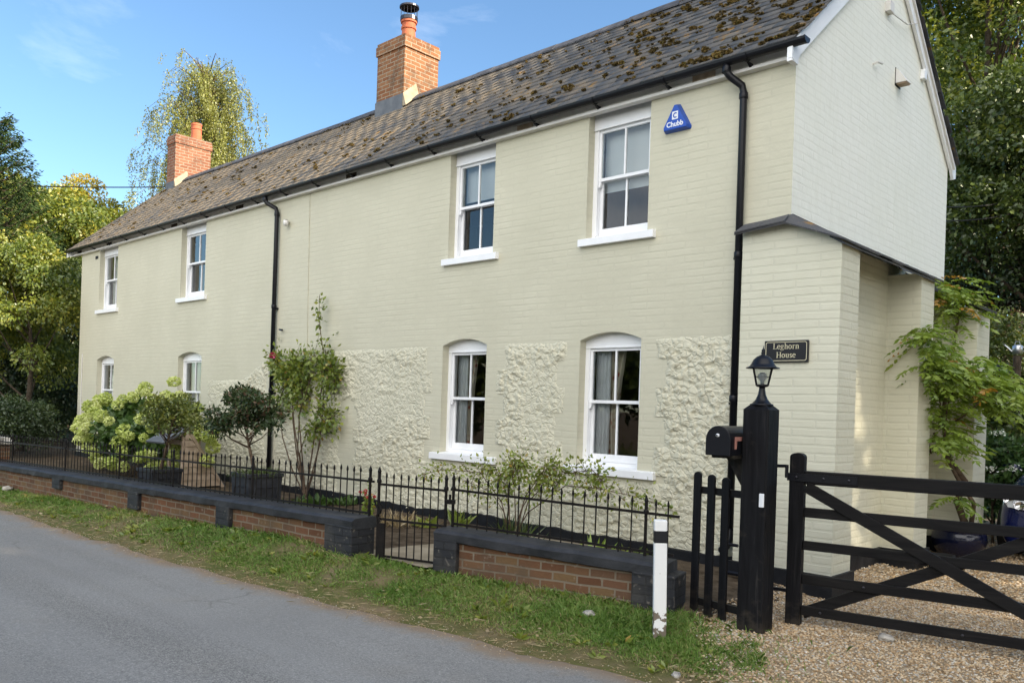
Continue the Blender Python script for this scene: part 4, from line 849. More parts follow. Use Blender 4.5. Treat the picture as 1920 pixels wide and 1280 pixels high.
MB().prism([(0, .0), (.22, 0), (.22, -.24)], lambda a, b, s: (-.06 + a * .7, (-.02, .03)[s], b)).box(-.07, .09, -.2, .2, -.02, -.001).build('bracket', 'blackwood', mbx)

# small picket panel between the wall and the post
pk = empty('picket_panel', 'short black picket fence panel of three round-topped slats beside the gate post', 'fence', (0, 0, 0))
pts = [onZ(1300, 1152, -.01), onZ(1330, 1164, -.01), onZ(1361, 1170, -.01)]
pl = np.array([pts[0][0], pts[0][1]]); pr2 = np.array([.52, -1.66]); an, Lp = frame_line(pl, pr2); pk.location = (pl[0], pl[1], 0); pk.rotation_euler = (0, 0, an)
sl_ = MB(); wv = .035; poly = [(-wv, -.03), (wv, -.03), (wv, 1.10)] + [(wv * math.cos(t_), 1.10 + wv * .9 * math.sin(t_)) for t_ in np.linspace(0, math.pi, 9)[1:-1]] + [(-wv, 1.10)]
s0_ = MB().prism(poly, lambda a, b, s: (a, (-.02, .0)[s], b)).build('slat', 'blackwood', pk, bevel=.003)
for i, x in enumerate((0.0, .135, .27)): 
    o = s0_ if i == 0 else dup(s0_, pk); o.location = (x + .01, 0, .0 - .012 * i)
for z_ in (.08, .96): MB().box(0.0, Lp + .03, .001, .032, z_, z_ + .055).build('rail', 'blackwoodx', pk)
sc_ = MB(); sc_.tube([(0, 0, .0), (.0, 0, .26), (.02, 0, .30), (.12, 0, .30)], .016, 6).tube([(-.05, 0, .04), (.25, 0, .04)], .022, 6).tube([(.2, 0, 0), (.2, 0, .06)], .02, 6)
o = sc_.build('boot_scraper', 'blackpipe'); o.location = (-.33, -.42, .09); tag(o, 'black boot scraper on the ground behind the picket panel', 'boot scraper')

# five-bar drive gate
hA = onZ(1487, 1169, -.005); d_hinge = float((hA - CAM) @ FW); hB = atd(1920, 1100, d_hinge * .872); an, _ = frame_line(hA[:2], hB[:2])
fg = empty('field_gate', 'black wooden five-bar drive gate with crossed braces', 'gate', (hA[0], hA[1], 0), an)
W_ = 3.0
b = MB(); b.prism([(-.055, .0), (.055, .0), (.055, 1.285)] + [(.055 * math.cos(t_), 1.285 + .03 * math.sin(t_)) for t_ in np.linspace(0, math.pi, 9)[1:-1]] + [(-.055, 1.285)], lambda a, c, s: (a, (-.04, .04)[s], c)); b.build('hinge_stile', 'blackwood', fg, bevel=.004)
o = MB().box(W_ - .09, W_, -.04, .04, .02, 1.18).build('closing_stile', 'blackwood', fg, bevel=.004)
o = MB().box(.056, W_ - .09, -.036, .036, 1.078, 1.18).build('top_rail', 'blackwoodx', fg, bevel=.006)
for za, zb in ((.825, .90), (.575, .645), (.315, .39), (.076, .15)): MB().box(.056, W_ - .09, -.012, .014, za, zb).build('rail', 'blackwoodx', fg, bevel=.004)
MB().beam((.07, -.026, 1.06), (1.98, -.026, .09), .085, .026, (0, 1, 0)).build('brace', 'blackwoodx', fg, bevel=.003)
MB().beam((.06, .030, .085), (2.06, .030, 1.06), .085, .026, (0, 1, 0)).build('brace', 'blackwoodx', fg, bevel=.003)
MB().box(-.07, .44, -.048, -.0365, 1.10, 1.16).tube([(-.075, -.042, 1.12), (-.075, -.042, 1.22)], .014, 8).tube([(-.19, -.03, 1.205), (-.07, -.042, 1.21)], .012, 8).build('hinge', 'blackpipe', fg); MB().box(-.19, -.056, -.012, .012, .235, .26).build('hinge', 'blackpipe', fg)
bt = MB()
for x, z_ in ((.0, 1.13), (.2, 1.13), (.38, 1.13), (.55, .85), (.95, .61), (.5, .35), (.2, .113), (1.4, .35), (1.15, .113)): bt.lathe([(.0, -.008), (.009, -.005), (.011, .0)], (0, 0, 0), 8); bt.v[-24:] = [(x + a_, -.0135 + c_ - .036 * (z_ > 1), z_ + b_) for a_, b_, c_ in bt.v[-24:]]
bt.build('bolt', 'steel', fg)

# ------------------------------------------------------------------ vegetation
def clumps_in(c, r, n, rc, bias=.55, seed=None, flat=.8):
    """n leaf clumps through an ellipsoid, mostly near its surface; returns rows cx cy cz rx ry rz"""
    d = sphere_dirs(n * 3); d[:, 2] = np.where(d[:, 2] < -.55, -d[:, 2], d[:, 2]); rad = (bias + (1 - bias) * rng.random((n * 3, 1)) ** .6)
    P = np.array(c) + d * rad * np.array(r) * .9; keep = []
    for p in P:
        if all(np.linalg.norm((p - P[k]) / rc) > .75 for k in keep): keep.append(len(keep) if False else int(np.where((P == p).all(1))[0][0]))
        if len(keep) >= n: break
    P = P[keep]; s = rc * rng.uniform(.65, 1.25, (len(P), 1)); return np.concatenate([P, s, s, s * flat], 1)
def crown(name, CL, n, size, m, parent, tint=(.45, .22), ctint=.18, aspect=.55, droop=.35, shell=.55, out=.7):
    w = CL[:, 3] * CL[:, 4]; cnt = rng.multinomial(n, w / w.sum()); idx = np.repeat(np.arange(len(CL)), cnt); n = len(idx)
    d = sphere_dirs(n); d[:, 2] = np.where((d[:, 2] < -.3) & (rng.random(n) < .6), -d[:, 2], d[:, 2])
    rad = shell + (1.12 - shell) * rng.random((n, 1)) ** .7
    # clumps break into sprays: push leaves along a few preferred directions
    P = CL[idx, :3] + d * rad * CL[idx, 3:6] + rng.normal(0, .10, (n, 3)) * CL[idx, 3:4]
    A = d * out + rng.normal(0, .6, (n, 3)); A[:, 2] -= droop
    V, Q = leaves(P, A, size * rng.uniform(.6, 1.3, n), aspect)
    ct = rng.normal(0, ctint, len(CL)); T = np.clip(rng.normal(tint[0], tint[1], n) + ct[idx], 0, 1)
    return fast(name, V, Q, m, parent, tint=T)
def limbs(name, base, top, r0, CL, m, parent, nl=14, rl=.05, lean=.2):
    b = MB(); base, top = np.array(base, float), np.array(top, float); mid = (base + top) / 2 + np.array([rng.normal(0, lean), rng.normal(0, lean), 0])
    path = lambda t_: (1-t_)**2 * base + 2*t_*(1-t_) * mid + t_*t_ * top
    b.tube([path(t_) for t_ in np.linspace(0, 1, 8)], [r0 * (1.25 - .25 * min(1, 4 * t_)) * (1 - .8 * t_) for t_ in np.linspace(0, 1, 8)], 9)
    for k in rng.permutation(len(CL))[:nl]:
        c = CL[k, :3]; hz = (c[2] - base[2]) / max(top[2] - base[2], .1); t0 = min(max(hz * .75 - .1, .18), .92); p = path(t0); mm = p * .45 + c * .55 + np.array([0, 0, -.06 * np.linalg.norm(c - p)])
        rr = max(rl * (1 - .6 * t0), .008); b.tube([p, mm, c], [rr, rr * .65, rr * .25], 6)
    return b.build(name, m, parent, smooth=True)
def tree(name, label, cat, base, h, r0, ells, n, size, leaf, bark='bark', group=None, nl=16, **kw):
    """ells: list of (dx, dy, z, rx, ry, rz, n clumps, clump radius)"""
    bx, by = base; z0 = float(gz(bx, by)); t = empty(name, label, cat, (bx, by, z0), 0, group)
    CL = np.concatenate([clumps_in((e[0], e[1], e[2]), e[3:6], e[6], e[7]) for e in ells])
    crown('crown', CL, n, size, leaf, t, **kw); limbs('trunk', (0, 0, -.3), (ells[0][0] * .7, ells[0][1] * .7, h * .86), r0, CL, bark, t, nl, r0 * .42); return t
def bg(px, d): p = atd(px, 700, d); return float(p[0]), float(p[1])
G1 = 'trees and bushes left of the house'
tree('maple_tree', 'large sunlit yellow-green maple overhanging the left side of the picture', 'tree', bg(35, 28), 9.5, .22, [(0, 0, 5.9, 2.6, 2.8, 2.4, 46, .7), (1.3, 1.4, 5.6, 1.8, 1.8, 2.0, 24, .6)], 34000, .14, 'leaf_beech', group=G1, tint=(.62, .2), droop=.5)
tree('lime_tree', 'yellowing leafy tree rising just left of the house behind the nearer trees', 'tree', bg(150, 34), 9.5, .2, [(0, 0, 6.6, 2.2, 2.2, 3.0, 40, .6), (-2.4, .5, 7.0, 1.8, 1.8, 2.2, 22, .6)], 30000, .14, 'leaf_maple', group=G1, tint=(.66, .2), droop=.45)
tree('hazel_bush', 'bright green bush hanging low over the left end of the railings', 'tree', bg(38, 21.0), 5.0, .10, [(0, 0, 3.0, 1.6, 1.5, 2.5, 56, .42), (-1.0, -.5, 3.6, 1.2, 1.2, 2.0, 26, .4)], 36000, .095, 'leaf_beech', group=G1, tint=(.52, .2), droop=.6)
tree('holly_tree', 'dark evergreen tree against the left end wall of the house', 'tree', bg(118, 25), 5.4, .12, [(0, 0, 3.4, 1.2, 1.2, 2.3, 36, .42)], 20000, .09, 'leaf_mid', group=G1, tint=(.3, .2))
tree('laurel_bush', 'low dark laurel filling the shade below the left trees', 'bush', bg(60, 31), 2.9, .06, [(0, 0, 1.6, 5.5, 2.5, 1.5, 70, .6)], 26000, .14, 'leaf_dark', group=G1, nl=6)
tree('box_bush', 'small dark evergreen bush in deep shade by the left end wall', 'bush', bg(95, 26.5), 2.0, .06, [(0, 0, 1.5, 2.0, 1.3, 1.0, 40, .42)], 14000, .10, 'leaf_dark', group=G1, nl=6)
tree('sycamore_tree', 'mid green tree low behind the left end of the roof', 'tree', bg(240, 36), 8.6, .16, [(0, 0, 6.0, 2.0, 2.0, 2.4, 30, .55)], 16000, .13, 'leaf_birch', group=G1, tint=(.5, .2))
for (px_b, d_b, h_b, lab) in ((95, 45, 9, 'distant tall tree showing between the maple and the house'), (-60, 40, 11, 'big leafy tree at the left edge far behind the maple')):
    tree('ash_tree', lab, 'tree', bg(px_b, d_b), h_b, .2, [(0, 0, h_b * .52, 4.2, 4.2, h_b * .46, 60, .95)], 26000, .2, 'leaf_maple', group=G1, tint=(.4, .2))
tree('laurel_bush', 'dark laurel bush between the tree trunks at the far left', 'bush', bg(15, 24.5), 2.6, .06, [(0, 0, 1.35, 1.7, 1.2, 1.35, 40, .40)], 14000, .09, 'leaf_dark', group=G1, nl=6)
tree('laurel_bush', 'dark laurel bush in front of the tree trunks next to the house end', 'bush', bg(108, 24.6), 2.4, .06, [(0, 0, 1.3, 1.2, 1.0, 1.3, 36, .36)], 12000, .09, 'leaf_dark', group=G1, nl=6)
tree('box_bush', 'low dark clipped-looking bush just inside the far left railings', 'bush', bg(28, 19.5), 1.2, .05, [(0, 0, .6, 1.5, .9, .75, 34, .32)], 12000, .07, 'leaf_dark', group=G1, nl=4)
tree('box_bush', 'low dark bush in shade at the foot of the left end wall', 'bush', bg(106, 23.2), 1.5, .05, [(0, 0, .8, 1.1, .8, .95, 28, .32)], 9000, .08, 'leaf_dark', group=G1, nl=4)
# conifer with drooping dark sprays
def conifer():
    bx, by = bg(-62, 23); z0 = float(gz(bx, by)); t = empty('conifer', 'dark conifer with upswept branch tips at the far left edge', 'tree', (bx, by, z0), 0, G1); P, A, S = [], [], []; b = MB(); H = 8.9
    b.tube([(0, 0, -.2), (.05, 0, 5), (0, 0, H)], [.2, .12, .02], 8)
    for i in range(150):
        z = 3.2 + (H - 3.3) * (i / 150) ** .9; L = 2.6 * (1 - (z - 3.2) / (H - 2.2)) ** .75 + .15; a_ = i * 2.399 + random.random(); d = np.array([math.cos(a_), math.sin(a_), 0]); n_ = int(60 + 110 * L)
        tt = np.sqrt(rng.random(n_)); curve = np.array([0, 0, 1]) * (.55 * tt[:, None] ** 2 - .15 * tt[:, None]) * L
        q = np.array([0, 0, z]) + d * tt[:, None] * L + curve; side = np.array([-d[1], d[0], 0]); sw_ = rng.normal(0, .13, (n_, 1)) * (1.2 - tt[:, None]) * L ** .5
        P.append(q + side * sw_ + rng.normal(0, .05, (n_, 3))); A.append(d + side * np.sign(sw_) * .8 + rng.normal(0, .35, (n_, 3)) - np.array([0, 0, .25])); S.append(rng.uniform(.07, .16, n_))
        b.tube([(0, 0, z), tuple(np.array([0, 0, z]) + d * L * .5 - np.array([0, 0, .0])), tuple(np.array([0, 0, z]) + d * L + np.array([0, 0, .4 * L]))], [.035, .02, .006], 5)
    P, A, S = np.concatenate(P), np.concatenate(A), np.concatenate(S); V, Q = leaves(P, A, S, .28); fast('crown', V, Q, 'needle', t, tint=np.clip(rng.normal(.45, .25, len(Q)), 0, 1)); b.build('trunk', 'bark', t, smooth=True)
conifer()
def birch():
    bx, by = bg(372, 33); z0 = float(gz(bx, by)); t = empty('birch_tree', 'tall silver birch with drooping yellow-green sprays behind the left chimney', 'tree', (bx, by, z0)); b = MB(); P, A, S = [], [], []
    H = 15.3; tw_ = MB(); b.tube([(0, 0, -.2), (.2, 0, 5), (-.1, .1, 9.5), (.1, 0, H - 2.0)], [.22, .16, .09, .02], 8)
    ends = []
    for i in range(270):
        f = ((i + .5) / 270) ** 1.12; z = 3.4 + (H - 4.2) * f; L = (3.6 * math.sqrt(max(0., 1 - (max(f - .25, 0) / .79) ** 2)) + .2) * random.uniform(.35, 1.02); a_ = i * 2.399 + random.gauss(0, .35); d = np.array([math.cos(a_), math.sin(a_), 0]); p0_ = np.array([0, 0, z - L * .55]); p1_ = np.array([0, 0, z + .1]) + d * L * .75; p2_ = p1_ + d * L * .25 - np.array([0, 0, .22 * L])
        tw_.tube([p0_, p0_ * .4 + p1_ * .6 + np.array([0, 0, .1]), p1_, p2_], [.035, .02, .010, .004], 5)
        for k in range(random.randint(8, 14)):
            t_ = random.uniform(.35, 1.); s0 = (p0_ * (1 - t_) + p1_ * t_) if t_ < .8 else (p1_ + (p2_ - p1_) * (t_ - .8) / .2); s0 = s0 + rng.normal(0, .16, 3); ln = random.uniform(.5, 1.9) * (1.15 - .45 * f); m_ = int(ln * 58); u_ = rng.random(m_)
            P.append(s0 + np.stack([d[0] * .18 * np.sqrt(u_), d[1] * .18 * np.sqrt(u_), -ln * u_ + .05], 1) + rng.normal(0, .055, (m_, 3))); A.append(rng.normal(0, .55, (m_, 3)) - np.array([0, 0, .8])); S.append(rng.uniform(.05, .095, m_))
            if k < 2: tw_.tube([s0, s0 + d * .12 - np.array([0, 0, ln * .5]), s0 + d * .18 - np.array([0, 0, ln])], [.006, .004, .002], 4)
    P, A, S = np.concatenate(P), np.concatenate(A), np.concatenate(S); V, Q = leaves(P, A, S, .62); cl = vnoise(P[:, 0] + 9, P[:, 2] + P[:, 1], .9, 3)
    fast('crown', V, Q, 'leaf_birch', t, tint=np.clip(rng.normal(.22, .12, len(Q)) + cl * .5, 0, 1)); b.build('trunk', 'birchbark', t, smooth=True); tw_.build('branch', 'stem', t, smooth=True)
birch()
G2 = 'trees on the bank behind the house'
RTREES = [('beech_tree', 'tall beech with sunlit yellow-green top behind the gable at upper right', 1825, 21, 14.5, 'leaf_beech', (.42, .2), [(0, 0, 9.4, 3.4, 3.4, 4.6, 80, .75), (.6, .4, 12.0, 2.6, 2.6, 2.6, 26, .7)], 46000, .135),
          ('beech_tree', 'second sunlit beech at the top right corner of the picture', 1985, 26, 15.5, 'leaf_beech', (.36, .2), [(0, 0, 9.6, 3.9, 3.9, 5.2, 80, .85)], 34000, .16),
          ('oak_tree', 'dark green oak at the right edge in front of the beeches', 1945, 17.5, 8, 'leaf_mid', (.22, .2), [(0, 0, 5.4, 2.4, 2.4, 2.9, 50, .62)], 28000, .12),
          ('thorn_tree', 'dark low-branched tree in shade right of the gable foot', 1850, 19, 7, 'leaf_mid', (.2, .18), [(0, 0, 4.6, 2.3, 2.3, 2.0, 44, .55)], 22000, .11),
          ('elder_bush', 'olive green bush on the bank behind the rear buttress', 1812, 16.5, 3.2, 'leaf_mid', (.55, .2), [(0, 0, 2.0, 1.2, 1.2, 1.25, 30, .34)], 11000, .075),
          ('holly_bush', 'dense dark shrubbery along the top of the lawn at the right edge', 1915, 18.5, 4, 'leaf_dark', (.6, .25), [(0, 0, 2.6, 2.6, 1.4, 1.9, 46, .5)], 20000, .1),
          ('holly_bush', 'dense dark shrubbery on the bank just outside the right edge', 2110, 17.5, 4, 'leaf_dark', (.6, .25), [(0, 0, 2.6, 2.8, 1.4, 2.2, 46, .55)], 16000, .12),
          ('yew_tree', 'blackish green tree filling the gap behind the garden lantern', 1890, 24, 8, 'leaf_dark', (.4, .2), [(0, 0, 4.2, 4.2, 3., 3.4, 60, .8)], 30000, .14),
          ('hornbeam_tree', 'tall dark tree far behind the gable', 1775, 28, 13, 'leaf_mid', (.3, .2), [(0, 0, 7.6, 3.2, 3.2, 5.0, 60, .85)], 26000, .16),
          ('rowan_tree', 'small tree top peeping over the ridge', 1275, 27, 13.6, 'leaf_mid', (.5, .2), [(0, 0, 12.2, 1.6, 1.6, 1.5, 16, .5)], 6000, .11)]
for nm, lab, px_b, d_b, h_b, lf, tn, el, n_, sz in RTREES: tree(nm, lab, 'tree' if 'bush' not in nm else 'bush', bg(px_b, d_b), h_b, .2, el, n_, sz, lf, group=G2, tint=tn)
# the wooded bank beside the drive, which shades the gable, the front and the road
G3 = 'tall trees on the bank beside the drive'
for x, y, h_, lab in ((15.5, -3.2, 16.0, 'tall beech beside the drive nearest the road'), (16.5, 5.6, 15.5, 'tall beech beside the drive, middle of the row'), (15.5, 10.5, 16, 'tall beech beside the drive nearest the wood'), (18.5, -7.5, 17.0, 'tall beech standing at the roadside right of the drive')):
    tree('beech_tree', lab, 'tree', (x, y), h_, .3, [(0, 0, h_ * .58, 3.9, 3.9, h_ * .40, 64, 1.3)], 26000, .40, 'leaf_mid', group=G3, tint=(.4, .2), nl=10)
tree('holly_tree', 'narrow dark holly added out of view between the two beeches to block sun', 'tree', (16, 1.2), 10, .2, [(0, 0, 5.2, 1.9, 2.3, 4.6, 50, .9)], 12000, .3, 'leaf_dark', group=G3, nl=8)  # unseen tree added to close the sun gap below the beech crowns
G4 = 'hedge trees across the road'
for k, x in enumerate((-20, -12.5, -5.5, 1.5, 8.5, 15.5)):
    tree('hedgerow_tree', 'leafy tree in the hedge across the road, %s' % ['far down the lane', 'opposite the left end of the house', 'opposite the middle of the house', 'opposite the iron gate', 'opposite the drive', 'past the drive'][k], 'tree', (x, -15.5 + .06 * x), 5.0, .15, [(0, 0, 2.6, 3.7, 1.6, 2.4, 40, .8)], 9000, .26, 'leaf_mid', group=G4, tint=(.35, .2), nl=6)

# hydrangea in front of the left part of the house
def hydrangea():
    c = onY(268, 900, -.85); bx = c[0]; z0 = float(gz(bx, -.85)); t = empty('hydrangea', 'big hydrangea bush covered in lime green flower heads', 'bush', (bx, -.85, z0)); w_ = (onY(385, 800, -.85)[0] - onY(165, 800, -.85)[0]) / 2; hh = onY(290, 735, -.85)[2] - z0
    CL = clumps_in((0, 0, hh * .5), (w_ * .95, .62, hh * .5), 60, .22); CL[:, :3] *= .92; crown('foliage', CL, 5200, .12, 'leaf_hyd', t, tint=(.5, .25), aspect=.75, droop=.4, shell=.4)
    P, A, S = [], [], []; heads = []
    for v in range(4):
        n_ = 260; d = sphere_dirs(n_); r_ = .082 * rng.uniform(.8, 1.05, (n_, 1)); V, Q = leaves(d * r_ * np.array([1, 1, .82]) - np.array([0, 0, 0]), np.cross(d, rng.normal(size=(n_, 3))) + d * .35, rng.uniform(.024, .04, n_), .95, .1); o = fast('flower_head', V, Q, 'petal_lime', t, tint=np.clip(rng.normal(.3 + .16 * v, .16, n_), 0, 1)); heads.append(o)
    k = 0; place = []
    for i in range(2600):
        d = sphere_dirs(1)[0]; 
        if d[1] > .15 or len(place) >= 98: continue
        p = np.array([0, 0, hh * .5]) + d * np.array([w_, .68, hh * .52]) * random.uniform(.94, 1.08)
        if p[2] < .15 or any(np.linalg.norm(p - q) < .125 for q in place): continue
        place.append(p)
    place.append(np.array([w_ * .62, -.2, hh * 1.12]))
    for i, p in enumerate(place):
        o = heads[i] if i < 4 else dup(heads[i % 4], t); s_ = random.uniform(.85, 1.6); o.scale = (s_, s_, s_ * random.uniform(.85, 1.05)); o.location = p; o.rotation_euler = (random.gauss(0, .4), random.gauss(0, .4), random.random() * 6)
    b = MB()
    for i in range(26): p = place[i * 3 % len(place)]; b.tube([(random.gauss(0, .12), random.gauss(0, .1), 0), (p[0] * .5, p[1] * .5, p[2] * .55), tuple(p * .97)], [.010, .007, .004], 5)
    b.build('stem', 'stem', t)
hydrangea()

# lead planters with clipped standards
def planter(px, ytop, d, w_, ang, label):
    c_ = atd(px, ytop, d); x, yc = float(c_[0]), float(c_[1]); z0 = float(gz(x, yc)); h_ = float(c_[2]) - z0
    t = empty('planter', label, 'planter', (x, yc, z0), ang); m = MB(); hw_ = w_ / 2; tp = .94
    def ring(k, z): return [(-k, -k, z), (k, -k, z), (k, k, z), (-k, k, z)]
    vs = ring(hw_ * tp, 0) + ring(hw_, h_ - .05) + ring(hw_ * .86, h_ - .05) + ring(hw_ * .86, h_ - .12)
    m.add(vs, [(3, 2, 1, 0)] + [(i + j*4, (i+1) % 4 + j*4, (i+1) % 4 + j*4 + 4, i + j*4 + 4) for j in (0, 1, 2) for i in range(4)] + [(12, 13, 14, 15)]); m.build('tub', 'planter', t)
    r_ = MB(); k = hw_ + .018; j = hw_ * .84
    for x0, x1, y0, y1 in ((-k, k, -k, -j), (-k, k, j, k), (-k, -j, -j, j), (j, k, -j, j)): r_.box(x0, x1, y0, y1, h_ - .05, h_)
    r_.build('rim', 'planter', t, bevel=.006)
    pn = MB(); q = hw_ * .95
    for s_ in (-1, 1): pn.tube([(s_ * q * .82, -q - .012, h_ * .3), (s_ * q * .62, -q - .016, h_ * .66), (s_ * q * .12, -q - .016, h_ * .66)], .008, 6).tube([(q + .012, s_ * q * .82, h_ * .3), (q + .016, s_ * q * .62, h_ * .66), (q + .016, s_ * q * .12, h_ * .66)], .008, 6)
    pn.build('moulding', 'planter', t); e = MB().box(-j, j, -j, j, h_ - .1, h_ - .06).build('compost', 'soil', t); return np.array([x, yc, z0 + h_ - .06]), hw_
p1_, hw1 = planter(300, 877, 12.7, .47, R(2), 'dark square lead-style planter in front of the wooden playhouse')
p2_, hw2 = planter(482, 885, 11.1, .48, R(-2), 'dark square lead-style planter beside the left rain pipe')
def standard(p, label, px, pyt, pyb, pw2, n, tn, lf):
    t = empty('bay_tree', label, 'tree', p); c = onY(px, (pyt + pyb) / 2, p[1]) - p; rz_ = (onY(px, pyt, p[1])[2] - onY(px, pyb, p[1])[2]) / 2; rx_ = (onY(px + pw2, 780, p[1])[0] - onY(px - pw2, 780, p[1])[0]) / 2 * .8
    CL = clumps_in((c[0], 0, c[2]), (rx_, .42, rz_), 34, .13, .35); crown('crown', CL, n, .062, lf, t, tint=tn, aspect=.45, droop=.2, shell=.35)
    b = limbs('trunk', (0, 0, -.03), (c[0], 0, c[2] + .1), .030, CL, 'stem', t, 22, .014, .02)
standard(p1_, 'standard bay tree growing in front of the hydrangea', 327, 738, 848, 50, 3000, (.7, .22), 'leaf_mid')
standard(p2_, 'round-headed standard bay tree with some brown leaves left of the rain pipe', 457, 722, 842, 72, 6000, (.50, .36), 'leaf_bay')
def tuft(name, label, cat, p, n, h_, spread, m, tn=(.4, .2), wd=.18, lean=.6, group=None, parent=None):
    P = np.zeros((n, 3)); P[:, :2] = rng.normal(0, spread * .4, (n, 2)); A = np.concatenate([rng.normal(0, lean, (n, 2)), np.ones((n, 1))], 1); V, Q = leaves(P, A, h_ * rng.uniform(.5, 1.1, n), wd); o = fast(name, V, Q, m, parent, tint=np.clip(rng.normal(*tn, len(Q)), 0, 1)); o.location = p
    if label: tag(o, label, cat, group)
    return o
tuft('heather', 'grassy underplanting spilling over the planter beside the rain pipe', 'plant', p2_, 500, .16, hw2 * 1.5, 'leaf_mid', (.3, .2), .08)
tuft('heather', 'short tufts of underplanting in the planter before the playhouse', 'plant', p1_, 160, .11, hw1 * 1.5, 'leaf_mid', (.4, .2), .10)

# wooden playhouse / store behind the first planter
kc = atd(339, 912, 13.5); K = empty('garden_hut', 'small timber garden hut with slate roof and boarded side behind the left planter', 'hut', (kc[0], kc[1], .09), R(3)); za = float(atd(341, 808, 13.6)[2]) - .09
m = MB()
for x in (-.46, -.03): m.box(x, x + .035, 0, .035, 0, za - .05)
m.box(-.46, .0, .30, .32, 0, za - .16).box(-.425, -.03, .0, .03, 0, .22).box(-.425, -.03, .003, .027, za - .22, za - .14); m.build('frame', 'oldwood', K)
nb_ = 8
for i in range(nb_):
    z0_, z1_ = .03 + i * (za - .05) / nb_, .03 + (i + 1) * (za - .05) / nb_ + .012; f0, f1 = 1 - z0_ / za, 1 - z1_ / za; e0, e1 = .10 + .62 * f0, .10 + .62 * max(f1, 0)
    MB().prism([(.036, z0_), (e0, z0_), (e1, z1_), (.036, z1_)], lambda a, b, s: ((.004, .016)[s] + (z1_ - b) * .12, a, b)).build('board', 'oldwood', K)
MB().beam((.02, .74, .0), (.02, .09, za + .02), .03, .05).build('edge_board', 'oldwood', K)
m = MB(); m.prism([(-.32, za - .20), (.08, za + .03), (.76, -.02), (.79, .0), (.09, za + .055), (-.335, za - .175)], lambda a, b, s: ((-.56, .03)[s], a, b)); m.build('roof', 'lead', K)

# climbing rose on the wall, shrub rose, small plants
def spray_plant(name, label, cat, base, paths, per, size, m, tn, stem_r=.008, spread=.09, flowers=None, group=None, dens=None):
    t = empty(name, label, cat, base, 0, group); b = MB(); P, A = [], []
    for i, path in enumerate(paths):
        pts = [np.array(q) - np.array(base) for q in path]; b.tube(pts, [stem_r * (1 - .75 * k / (len(pts) - 1)) for k in range(len(pts))], 5); seg = np.array(pts); nseg = len(pts) - 1; k_ = per if dens is None else int(per * dens[i][0]); f0 = 0 if dens is None else dens[i][1]
        u = f0 * nseg + (1 - f0) * nseg * rng.random(k_); u = np.clip(u, 0, nseg - 1e-4); j = u.astype(int); f = (u - j)[:, None]; q = seg[j] * (1 - f) + seg[j + 1] * f; sp_ = spread * (dens[i][2] if dens and len(dens[i]) > 2 else 1); off = rng.normal(0, 1, (k_, 3)) * np.array([sp_, sp_ * .5, sp_]); P.append(q + off); A.append(off + rng.normal(0, .06, (k_, 3)) - np.array([0, 0, .04]))
        tw = rng.permutation(k_)[:k_ // 6]
        for w_ in tw: b.tube([q[w_], q[w_] + off[w_]], [.003, .0015], 4)
    P, A = np.concatenate(P), np.concatenate(A); P[:, 1] = np.minimum(P[:, 1], .0 - base[1] - .03); V, Q = leaves(P, A, size * rng.uniform(.6, 1.3, len(P)), .6); fast('foliage', V, Q, m, t, tint=np.clip(rng.normal(*tn, len(Q)), 0, 1)); b.build('stem', 'stem', t)
    for f in flowers or []:
        n_ = 40; d = sphere_dirs(n_); V, Q = leaves(d * f[2] * .6, np.cross(d, rng.normal(size=(n_, 3))) + d * .4, rng.uniform(.6, 1.1, n_) * f[2], .9); o = fast('flower', V, Q, f[1], t, tint=rng.random(n_)); o.location = np.array(f[0]) - np.array(base)
    return t
Yr = -.14; w3 = lambda px, py, y=Yr: onY(px, py, y)
rb = w3(573, 930, -.2); rb[2] = float(gz(rb[0], -.2))
B = lambda *q: [rb] + [w3(*k) for k in q]
spray_plant('climbing_rose', 'climbing rose with one pink bloom trained up the flint wall beside the left rain pipe', 'rose', rb,
    [B((557, 870), (560, 800), (566, 720), (560, 672)), B((590, 880), (603, 800), (608, 720), (610, 655)), B((604, 720), (606, 660), (598, 600), (599, 552)), B((548, 880), (530, 820), (522, 760), (540, 700), (560, 670)), B((556, 850), (548, 780), (552, 710), (590, 665)), B((600, 830), (600, 800), (615, 785), (628, 780)), B((562, 850), (575, 810), (600, 800)), B((552, 800), (545, 720), (525, 690), (510, 665)), B((560, 780), (585, 700), (620, 690), (628, 715))],
    420, .075, 'leaf_rose', (.42, .25), .013, .10, [(w3(511, 666, -.2), 'petal_pink', .05)], dens=[(1.4, .6), (1.0, .5, 1.1), (.17, .55, .42), (1.3, .55), (1.2, .6), (.45, .6), (.4, .6), (1.0, .6), (1.1, .6)])
sb = w3(962, 1000, -.75); sb[2] = float(gz(sb[0], -.75)); S3 = lambda *q: [sb + np.array([random.gauss(0, .05), random.gauss(0, .04), 0])] + [w3(a_, b_, -.75 + random.uniform(-.12, .1)) for a_, b_ in q]
spray_plant('shrub_rose', 'arching yellow-green shrub rose behind the short railing under the two right-hand windows', 'rose', sb,
    [S3((940, 940), (900, 885), (830, 880), (790, 890)), S3((950, 930), (935, 880), (900, 880)), S3((965, 930), (960, 880), (985, 868)), S3((985, 930), (1020, 880), (1060, 875)), S3((990, 940), (1040, 890), (1110, 880), (1130, 900)), S3((980, 950), (1010, 900), (1050, 905)), S3((955, 950), (950, 900), (970, 870)), S3((990, 960), (1060, 910), (1120, 915), (1190, 930), (1250, 950)), S3((945, 960), (920, 920), (870, 900))],
    230, .047, 'leaf_rose', (.55, .22), .008, .075, dens=[(.9, .45), (1, .5), (1.2, .5), (1.2, .5), (1.6, .45), (1.2, .5), (1, .5), (.8, .45), (.6, .5)])
tuft('spiky_plant', 'strappy dark leaves at the foot of the shrub rose', 'plant', sb, 90, .38, .22, 'leaf_mid', (.3, .2), .06, .5)
